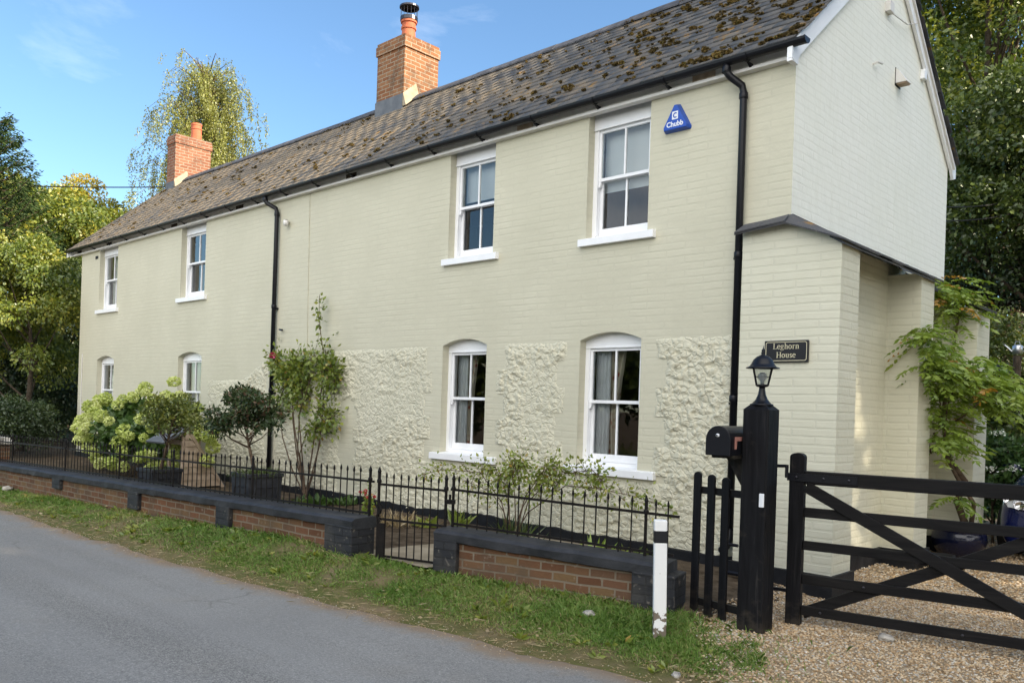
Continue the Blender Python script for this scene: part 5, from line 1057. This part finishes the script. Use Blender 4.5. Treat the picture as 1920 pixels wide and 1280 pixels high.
fp = w3(1115, 1030, -1.1); tuft('fern', 'bright green fern behind the short railing', 'fern', (fp[0], -1.1, .1), 46, .34, .10, 'leaf_wist', (.55, .15), .16, .8)
tuft('fern', 'small fern against the plinth left of the shrub rose', 'fern', tuple(onZ(860, 990, .12)), 40, .28, .10, 'leaf_rose', (.4, .2), .2, .6)
for (px_b, py_b, n_, h_, lab, m) in ((545, 950, 60, .16, 'leafy seedling right of the second planter', 'leaf_mid'), (592, 945, 110, .17, 'bushy green plant at the foot of the climbing rose', 'leaf_hyd'), (645, 945, 90, .16, 'low green plant midway between rose and gate', 'leaf_hyd'), (795, 985, 60, .15, 'small plant beside the path against the plinth', 'leaf_rose'), (1200, 1040, 40, .10, 'tiny plant by the plinth near the bollard', 'leaf_mid')):
    p = onZ(px_b, py_b, .1); tuft('bedding_plant', lab, 'plant', tuple(p), n_, h_, .22, m, (.6, .2), .5, 1.2, 'small plants along the foot of the wall')
p = onZ(690, 968, .12); spray_plant('geranium', 'red-flowered plant beside the left gate stile', 'plant', p, [[p, p + np.array([random.gauss(0, .06), random.gauss(0, .05), random.uniform(.2, .36)])] for _ in range(9)], 16, .06, 'leaf_wist', (.5, .2), .005, .04, [(p + np.array([random.gauss(0, .08), random.gauss(0, .06) - .03, random.uniform(.2, .36)]), 'petal_red', .022) for _ in range(5)])
p = onZ(742, 985, .1); o = tuft('dead_plant', 'dry brown plant beside the path behind the gate', 'plant', tuple(p), 160, .22, .35, 'straw', (.3, .2), .1, 1.0)

# wisteria on the buttresses, growing beside a blue glazed pot
def pinnate(P0, dirs, L):
    Ps, As, Ss = [], [], []
    for p, d, l in zip(P0, dirs, L):
        d = d / np.linalg.norm(d); side = np.cross(d, [0, 0, 1]); side = side / (np.linalg.norm(side) + 1e-6)
        for k in range(7):
            t_ = (k + .7) / 7; q = p + d * l * t_ + np.array([0, 0, -.35 * l * t_ * t_])
            for s_ in (-1, 1): Ps.append(q); As.append(side * s_ * .9 + d * .55 + np.array([0, 0, -.45]) + rng.normal(0, .12, 3)); Ss.append(l * .30 * (1 - .35 * abs(t_ - .45)))
        Ps.append(p + d * l + np.array([0, 0, -.35 * l])); As.append(d + np.array([0, 0, -.6])); Ss.append(l * .3)
    return np.array(Ps), np.array(As), np.array(Ss)
pot_ = MB().lathe([(0, .0), (.22, .0), (.27, .04), (.36, .18), (.40, .32), (.385, .44), (.36, .50), (.40, .53), (.41, .56), (.38, .57), (.35, .52), (.35, .46), (0, .45)], (0, 0, 0), 32).build('glazed_pot', 'blueglaze', smooth=True); pot_.scale = (.74, .74, .68); pq_ = atd(1797, 1040, 9.75); pot_.location = (pq_[0], pq_[1], 0.); tag(pot_, 'dark blue glazed pot between the buttresses behind the drive gate', 'pot')
def wisteria():
    base = np.array([pq_[0] + .08, pq_[1], .36]); t = empty('wisteria', 'wisteria with feathery yellow-green leaves climbing the gable buttresses', 'climber', base); b = MB()
    main = [base, base + [-.12, .02, .3], base + [-.02, -.05, .55], base + [-.22, .0, .8], base + [-.3, 0, 1.3], base + [-.25, .1, 2.0], base + [-.2, .2, 2.6]]
    b.tube([p - base for p in main], [.045, .04, .036, .032, .026, .02, .01], 8); b.tube([p - base for p in (base + [.04, 0, 0], base + [.08, -.05, .3], base + [-.1, -.1, .6], base + [-.3, -.3, 1.1])], [.03, .026, .022, .016], 7)
    P0, D, L = [], [], []
    def area(px, py, sx, sy, d, n, sd=.18):
        for i in range(n):
            p = atd(px + random.gauss(0, sx), py + random.gauss(0, sy), d + random.gauss(0, sd)); p[0] = max(p[0], .6 if p[1] < 2.5 else .28); P0.append(p); a_ = random.random() * 6.28; D.append(np.array([math.cos(a_) * .8 + .35, math.sin(a_) * .8 - .35, random.uniform(-.2, .35)])); L.append(random.uniform(.21, .38))
    area(1784, 568, 17, 25, 10.1, 105); area(1758, 545, 10, 10, 10.0, 22); area(1700, 640, 16, 14, 9.05, 40, .06); area(1733, 690, 22, 24, 9.2, 84, .12); area(1798, 712, 30, 26, 9.4, 125, .2); area(1860, 742, 32, 20, 9.5, 105, .2); area(1765, 775, 15, 18, 9.4, 46); area(1773, 825, 13, 14, 9.5, 44); area(1788, 935, 10, 9, 9.6, 9); area(1838, 690, 9, 12, 9.6, 14)
    Pn, An, Sn = pinnate(P0, D, L); V, Q = leaves(Pn - base, An, Sn, .36); tl = np.repeat(np.clip(rng.normal(.42, .2, len(P0)), 0, .93), 15); tl = np.where(np.repeat(rng.random(len(P0)) < .05, 15), .98, tl + rng.normal(0, .05, len(tl))); fast('foliage', V, Q, 'leaf_wist', t, tint=np.clip(tl, 0, 1))
    for a_, c_ in (((1700, 660), (1722, 760)), ((1722, 760), (1745, 850)), ((1740, 700), (1760, 800)), ((1800, 700), (1770, 830)), ((1850, 740), (1790, 790))): p, q = atd(*a_, 9.2), atd(*c_, 9.35); b.tube([p - base, (p + q) / 2 - base + rng.normal(0, .03, 3), q - base], [.006, .009, .012], 5)
    b.build('stem', 'stem', t, smooth=True)
wisteria()
pot2 = MB().lathe([(0, 0), (.13, 0), (.17, .17), (.18, .2), (.155, .2), (.14, .15), (0, .14)], (0, 0, 0), 20).build('plant_pot', 'rubber', smooth=True); pot2.location = (.74, 2.30, 0); pot2.scale = (.8, .8, .8); tag(pot2, 'small black plant pot against the buttress beside the blue pot', 'pot')

# things beyond the buttresses
lp = atd(1871, 705, 12.3); L2 = empty('garden_lantern', 'small black lantern on a post beyond the rear buttress', 'lantern', (lp[0], lp[1], float(gz(lp[0], lp[1])))); zl = lp[2] - float(gz(lp[0], lp[1]))
MB().tube([(0, 0, 0), (0, 0, zl - .12)], .03, 8).build('post', 'blackpipe', L2); MB().lathe([(.16, zl + .05), (.10, zl + .12), (.03, zl + .17), (.0, zl + .22)], (0, 0, 0), 8).build('hood', 'blackpipe', L2)
fm = MB(); [fm.beam((.07 * math.cos(a_), .07 * math.sin(a_), zl - .15), (.12 * math.cos(a_), .12 * math.sin(a_), zl + .06), .018, .018) for a_ in np.arange(4) * math.pi / 2]; fm.lathe([(.0, zl - .16), (.08, zl - .16), (.08, zl - .14)], (0, 0, 0), 8); fm.build('frame', 'blackpipe', L2)
cp = atd(1908, 655, 13.5); ck = empty('watering_can', 'shiny galvanised watering can up on the bank by the right edge', 'watering can', cp)
MB().lathe([(0, -.10), (.10, -.10), (.10, .07), (.06, .10), (.0, .10)], (0, 0, 0), 18).build('body', 'galv', ck, smooth=True); MB().tube([(-.09, 0, -.05), (-.17, -.02, .03), (-.24, -.03, .10)], [.022, .016, .013], 8).lathe([(.02, .0), (.045, .03)], (-.25, -.03, .10), 10).build('spout', 'galv', ck); MB().tube([(.05, 0, .09), (.03, 0, .17), (-.04, 0, .17), (-.06, 0, .09)], .008, 6).tube([(.10, 0, .05), (.16, 0, .02), (.10, 0, -.06)], .008, 6).build('handle', 'galv', ck); ck.scale = (.75, .75, .75)
cs = MB().lathe([(0, -.14), (.02, -.14), (.02, -.1)], tuple(cp), 8); zg = float(gz(cp[0], cp[1])); o = MB().tube([(0, 0, zg - cp[2]), (0, 0, -.10)], .06, 8).build('tree_stump', 'bark'); o.location = cp; tag(o, 'slim stump the watering can stands on', 'stump')
def bush_at(name, label, px, py, d, r_, n, sz, m, tn, fl=None, nf=0, group=None):
    p = atd(px, py, d); z0 = float(gz(p[0], p[1])); t = empty(name, label, 'bush', (p[0], p[1], z0), 0, group); hz = max(p[2] - z0, .4); CL = clumps_in((0, 0, hz * .6), (r_, r_, hz * .6), 24, r_ * .35); crown('foliage', CL, n, sz, m, t, tint=tn); limbs('stem', (0, 0, -.1), (0, 0, hz), .02, CL, 'stem', t, 10, .012, .05)
    if nf:
        P, A, S = [], [], []
        for k in range(nf): c = CL[rng.integers(len(CL)), :3] + np.array([random.gauss(0, r_ * .3), -abs(random.gauss(0, r_ * .35)), r_ * .4]); nn = 26; P.append(c + rng.normal(0, .045, (nn, 3)) * np.array([1, 1, .45])); A.append(rng.normal(0, 1, (nn, 3))); S.append(rng.uniform(.02, .045, nn))
        V, Q = leaves(np.concatenate(P), np.concatenate(A), np.concatenate(S), .9); fast('blossom', V, Q, fl, t, tint=rng.random(len(Q)))
    return t
G5 = 'shrubs beyond the buttresses'
bush_at('viburnum_bush', 'shrub with flat white flower heads beyond the rear buttress', 1895, 770, 11.5, .6, 3200, .09, 'leaf_mid', (.4, .2), 'petal_white', 12, G5)
bush_at('rose_bush', 'dark shrub with a few white blooms beside the rear buttress', 1868, 835, 11.0, .45, 2600, .08, 'leaf_hyd', (.35, .2), 'petal_white', 5, G5)
bush_at('hazel_bush', 'plain green shrub at the right edge above the car', 1930, 845, 12.0, .7, 3000, .09, 'leaf_hyd', (.4, .2), None, 0, G5)
bush_at('elder_bush', 'brownish shrub on the lawn edge at the right', 1905, 625, 16, .8, 3000, .08, 'leaf_bay', (.7, .3), None, 0, G5)

# parked car beyond the gate
def car():
    a_ = onZ(1842, 1050, 0.); t = empty('parked_car', 'dark blue hatchback parked nose-on beyond the drive gate', 'car', (a_[0] + .86, a_[1] + .12, 0), R(-3))
    st = [(0, .62, .22, .58, .60), (.06, .74, .20, .66, .70), (.25, .82, .19, .74, .80), (.6, .86, .18, .84, .90), (1.0, .875, .18, .92, .99), (1.15, .88, .18, .95, 1.06), (1.7, .88, .18, .97, 1.42), (2.4, .88, .18, .98, 1.50), (3.2, .87, .19, 1.0, 1.46), (3.75, .84, .22, 1.0, 1.22), (3.98, .78, .25, .92, .98), (4.05, .70, .32, .8, .82)]
    rows = []
    for y, hw_, zb, zs, zt in st:
        cabin = zt > zs + .12; top = hw_ * (.70 if cabin else .84)
        rows.append([(-hw_ * .9, y, zb), (-hw_ * .985, y, zb + .1), (-hw_, y, (zb + zs) / 2 + .03), (-hw_ * .965, y, zs), (-(top + hw_ * .02), y, zt - .03), (-top * .8, y, zt), (0, y, zt + .02), (top * .8, y, zt), (top + hw_ * .02, y, zt - .03), (hw_ * .965, y, zs), (hw_, y, (zb + zs) / 2 + .03), (hw_ * .985, y, zb + .1), (hw_ * .9, y, zb)])
    n = 13; vs = [p for r_ in rows for p in r_]; fs = [(i*n + k, i*n + k + 1, (i+1)*n + k + 1, (i+1)*n + k) for i in range(len(st) - 1) for k in range(n - 1)] + [tuple(range(n - 1, -1, -1)), tuple((len(st)-1)*n + k for k in range(n))]
    m = MB().add(vs, fs); o = m.build('body', 'carpaint', t, smooth=True); s_ = o.modifiers.new('s', 'SUBSURF'); s_.levels = 1; s_.render_levels = 2
    MB().add([(-.72, 1.12, 1.05), (.72, 1.12, 1.05), (.60, 1.68, 1.42), (-.60, 1.68, 1.42)], [(0, 1, 2, 3)]).build('windscreen', 'signblack', t)
    for s_ in (-1, 1):
        MB().add([(s_ * .872, 1.35, 1.0), (s_ * .872, 3.2, 1.03), (s_ * .68, 3.1, 1.40), (s_ * .66, 1.85, 1.40)], [(0, 1, 2, 3)]).build('side_window', 'signblack', t)
        hl = MB(); hl.add([(s_ * .40, .035, .60), (s_ * .66, .09, .62), (s_ * .79, .32, .74), (s_ * .72, .30, .79), (s_ * .46, .12, .70)], [(0, 1, 2, 3, 4)]); hl.v = [(x, y - .075, z + .01) for x, y, z in hl.v]; o = hl.build('headlight', 'headlamp', t); 
        for cx, cy, cz, q in ((s_ * .53, .07, .655, 1.), (s_ * .67, .17, .70, .9)):
            rf = MB().lathe([(.0, .0), (.05, .012), (.062, .03)], (0, 0, 0), 12); rf.v = [(cx + a2 * q, cy - .075 - c2, cz + .01 + b2 * q * .8) for a2, b2, c2 in rf.v]; rf.build('reflector', 'chrome', o)
        MB().lathe([(0, -.03), (.055, -.02), (.06, .0)], (0, 0, 0), 12).build('fog_lamp', 'chrome', t).matrix_local = Matrix.Translation((s_ * .60, .035, .36)) @ Matrix.Rotation(R(90), 4, 'X')
        MB().lathe([(0, -.11), (.06, -.10), (.095, -.04), (.10, .02), (.085, .05), (0, .055)], (0, 0, 0), 16).build('mirror', 'carpaint', t, smooth=True).matrix_local = Matrix.Translation((s_ * .99, 1.34, 1.03)) @ Matrix.Rotation(R(90), 4, 'X') @ Matrix.Scale(1.15, 4, (1, 0, 0)) @ Matrix.Scale(.8, 4, (0, 1, 0))
        for y in (.78, 3.28):
            wl = MB().lathe([(.20, -.1), (.31, -.1), (.32, -.07), (.32, .07), (.31, .1), (.20, .1)], (0, 0, 0), 26).build('wheel', 'rubber', t, smooth=True); wl.matrix_local = Matrix.Translation((s_ * .80, y, .32)) @ Matrix.Rotation(R(90), 4, 'Y'); MB().lathe([(.20, -.07), (.05, -.05), (.0, -.05), (.05, .05), (.20, .07)], (0, 0, 0), 18).build('rim', 'galv', wl)
    MB().box(-.42, .42, -.012, .03, .27, .46).build('grille', 'rubber', t); MB().tube([(-.66, .07, .28), (-.45, .0, .25), (.45, .0, .25), (.66, .07, .28)], .014, 6).build('chrome_strip', 'chrome', t)
car()

# ------------------------------------------------------------------ verge grass, stones, gravel
def scatter_grass():
    def pts(n, x0, x1): return rng.uniform(x0, x1, n)
    X = np.concatenate([pts(52000, -13.5, 1.3), pts(42000, -4.5, 1.4), pts(16000, -.8, 1.1), pts(14000, .9, 3.2)]); u = rng.random(len(X)); e, wl = road_edge(X), wall_line(X); Y = e + .03 + (wl + .03 - e) * u; wide = (wl - e)
    bare = vnoise(X, Y, 1.7, 50); k = (rng.random(len(X)) < np.clip((bare - .20) * 4.5, .12, 1) * np.clip(.45 + u * 2, 0, 1)) & (u > .12 * rng.random(len(X)) + .05)
    gx_ = gravel_x(Y); k &= (X < gx_ - .20) | (rng.random(len(X)) < .22 * np.exp(-(X - gx_ + .12) / .25)) | ((Y < -2.0) & (vnoise(X, Y, 2.6, 91) > .60) & (rng.random(len(X)) < .5)); X, Y, u, bare = X[k], Y[k], u[k], bare[k]
    P = np.stack([X, Y, gz(X, Y) - .004], 1); n = len(P); lush = vnoise(X, Y, .8, 61); h = (.022 + .045 * rng.random(n) ** 1.7) * (.5 + .95 * lush) * (.55 + .45 * np.clip(u * 2.2, 0, 1)) * (1 + .6 * (u > .88)); lean = rng.normal(0, .55, (n, 2)); A = unit(np.concatenate([lean, np.ones((n, 1))], 1)); B = unit(np.cross(A, rng.normal(size=(n, 3)))); wd = rng.uniform(.0016, .0034, (n, 1)) * (1 + .12 * np.linalg.norm(P - CAM, axis=1, keepdims=True) / 4)
    C1 = P + A * h[:, None] * .6; C2 = P + unit(A + np.concatenate([lean * .8, np.zeros((n, 1))], 1)) * h[:, None]; C2[:, 2] = np.maximum(C2[:, 2], P[:, 2] + .01)
    V = np.stack([P - B * wd, P + B * wd, C1 + B * wd * .7, C2, C1 - B * wd * .7], 1).reshape(-1, 3); Q = np.arange(n)[:, None] * 5 + np.array([0, 1, 2, 3, 4]); dry = vnoise(X, Y, 1.3, 77)
    T = np.clip(rng.normal(.36, .23, n) + np.clip(dry - .5, -.2, 1) * 1.3 + .42 * (rng.random(n) < .07) + .3 * (u < .15), 0, 1); o = fast('grass', V, Q, 'grass', tint=T); o['kind'] = 'stuff'
scatter_grass()
def straw_litter():
    n = 3200; X = rng.uniform(-12, 2.2, n); Y = road_edge(X) + rng.normal(.10, .16, n); P = np.stack([X, Y, np.maximum(gz(X, Y), -.098) + .012], 1); A = np.concatenate([rng.normal(0, 1, (n, 2)), rng.normal(0, .12, (n, 1))], 1); V, Q = leaves(P, A, rng.uniform(.02, .11, n), .06); V2, Q2 = leaves(P[:260] + [.02, .12, .02], A[260:520], rng.uniform(.02, .05, 260), .6)
    o = fast('dry_litter', np.concatenate([V, V2]), np.concatenate([Q, Q2 + len(V)]), 'straw', tint=rng.random(n + 260)); o['kind'] = 'stuff'
straw_litter()
def weeds():
    VV, QQ, TT = [], [], []; k = 0
    for i in range(150):
        x = rng.uniform(-11, 1.0); e, wl = float(road_edge(x)), float(wall_line(x)); y = e + .08 + (wl - e) * rng.random(); 
        if x > gravel_x(y): continue
        n_ = rng.integers(5, 10); a = rng.random(n_) * 6.28; A = np.stack([np.cos(a), np.sin(a), rng.uniform(.15, .9, n_)], 1); V, Q = leaves(np.tile([x, y, float(gz(x, y))], (n_, 1)), A, rng.uniform(.04, .10), .38); VV.append(V); QQ.append(Q + k); k += len(V); TT.append(np.clip(rng.normal(.5, .2, n_), 0, 1))
    o = fast('weeds', np.concatenate(VV), np.concatenate(QQ), 'leaf_rose', tint=np.concatenate(TT)); o['kind'] = 'stuff'
weeds()
ico = None
def icosa():
    p = (1 + 5 ** .5) / 2; v = unit(np.array([(-1, p, 0), (1, p, 0), (-1, -p, 0), (1, -p, 0), (0, -1, p), (0, 1, p), (0, -1, -p), (0, 1, -p), (p, 0, -1), (p, 0, 1), (-p, 0, -1), (-p, 0, 1)], float)); f = np.array([(0, 11, 5), (0, 5, 1), (0, 1, 7), (0, 7, 10), (0, 10, 11), (1, 5, 9), (5, 11, 4), (11, 10, 2), (10, 7, 6), (7, 1, 8), (3, 9, 4), (3, 4, 2), (3, 2, 6), (3, 6, 8), (3, 8, 9), (4, 9, 5), (2, 4, 11), (6, 2, 10), (8, 6, 7), (9, 8, 1)]); return v, f
IV, IF = icosa()
def pebbles(name, X, Y, r_, label=None):
    n = len(X); Z = gz(X, Y); a_ = rng.random(n) * 6.28; c, s = np.cos(a_)[:, None], np.sin(a_)[:, None]; sc = np.stack([rng.uniform(.8, 1.35, n), rng.uniform(.6, 1., n), rng.uniform(.35, .65, n)], 1) * r_[:, None]
    v = IV[None] * sc[:, None] * rng.uniform(.82, 1.15, (n, 12, 1)); x, y = v[..., 0] * c - v[..., 1] * s, v[..., 0] * s + v[..., 1] * c; tl = rng.normal(0, .3, (n, 1)); V = np.stack([x + X[:, None], y + Y[:, None], v[..., 2] + x * tl + (Z + r_ * rng.uniform(-.1, .7, n))[:, None]], -1).reshape(-1, 3)
    F = (np.arange(n)[:, None, None] * 12 + IF[None]).reshape(-1, 3); return fast(name, V, F, 'pebble', tint=np.repeat(np.clip(rng.beta(1.6, 1.6, n), 0, 1), 20))
def gravel():
    X = np.concatenate([rng.uniform(.1, 3.8, 56000), rng.uniform(.1, 5.5, 24000)]); Y = np.concatenate([rng.uniform(-2.95, 1.2, 56000), rng.uniform(1.2, 6.5, 24000)]); r_ = np.where(Y < 1.2, rng.uniform(.005, .0125, len(X)), rng.uniform(.010, .019, len(X)))
    gx_ = gravel_x(Y); k = (rng.random(len(X)) < np.clip((X - gx_ + .30) / .42, .0, 1)) & (Y > road_edge(X) - .12 * rng.random(len(X))) & ~((X < .58) & (Y > -.2) & (Y < .3)) & ~((X < .22) & (Y > 0)) & ((Y > -2.2) | (rng.random(len(X)) < .8)); o = pebbles('gravel', X[k], Y[k], r_[k]); o['kind'] = 'stuff'
gravel()
def grit():
    n = 2600; X = rng.uniform(-11, 3.4, n); Y = road_edge(X) - np.abs(rng.normal(0, .22, n)) + .04; r_ = rng.uniform(.002, .007, n); X2 = rng.uniform(-3, 2.6, 500); X = np.concatenate([X, X2]); Y = np.concatenate([Y, road_edge(X2) - rng.random(500) * .8]); r_ = np.concatenate([r_, rng.uniform(.002, .008, 500)])
    o = pebbles('road_grit', X, Y, r_); o.location = (0, 0, 0); v = np.empty(len(o.data.vertices) * 3, np.float32); o.data.vertices.foreach_get('co', v); v = v.reshape(-1, 3); v[:, 2] = np.maximum(v[:, 2], -.105 + rng.random(len(v)) * .006); o.data.vertices.foreach_set('co', v.ravel()); o['kind'] = 'stuff'
grit()
def rock(label, px, py, size, z=None, m='stone'):
    p = onZ(px, py, -.03); b = MB(); f = IF; v = IV * rng.uniform(.75, 1.15, (12, 1)) * np.array([size, size * .75, size * .55]); b.add(v.tolist(), f.tolist()); o = b.build('flint_stone', m, smooth=False); s_ = o.modifiers.new('s', 'SUBSURF'); s_.levels = s_.render_levels = 2; s_.subdivision_type = 'CATMULL_CLARK'
    tx = bpy.data.textures.new('rough', 'CLOUDS'); tx.noise_scale = size * .7; dm = o.modifiers.new('d', 'DISPLACE'); dm.texture = tx; dm.strength = size * .6; o.location = (p[0], p[1], float(gz(p[0], p[1])) + size * .2); tag(o, label, 'stone', 'flint stones on the verge'); return o
rock('pale flint stone at the far left end of the verge', 14, 918, .15); rock('white flint stone against the left wall in the grass', 160, 944, .13); rock('brown flint on top of the left verge beside the white one', 150, 936, .10)
rock('whitish flint stone in the grass left of the bollard', 1105, 1162, .07); rock('grey flint stone at the road edge near the drive', 1372, 1275, .075); rock('pale chalky stone in the grass below the gate pier', 815, 1083, .06); rock('weathered flint stone buried at the road edge beside the bollard', 1268, 1250, .05); rock('pale pebble beside the foot of the gate post', 1343, 1201, .025); rock('greyish flint poking through the gravel in front of the drive gate', 1660, 1208, .08)
rock('pale stone in the turf below the middle of the long wall', 320, 942, .10, m='plinth');
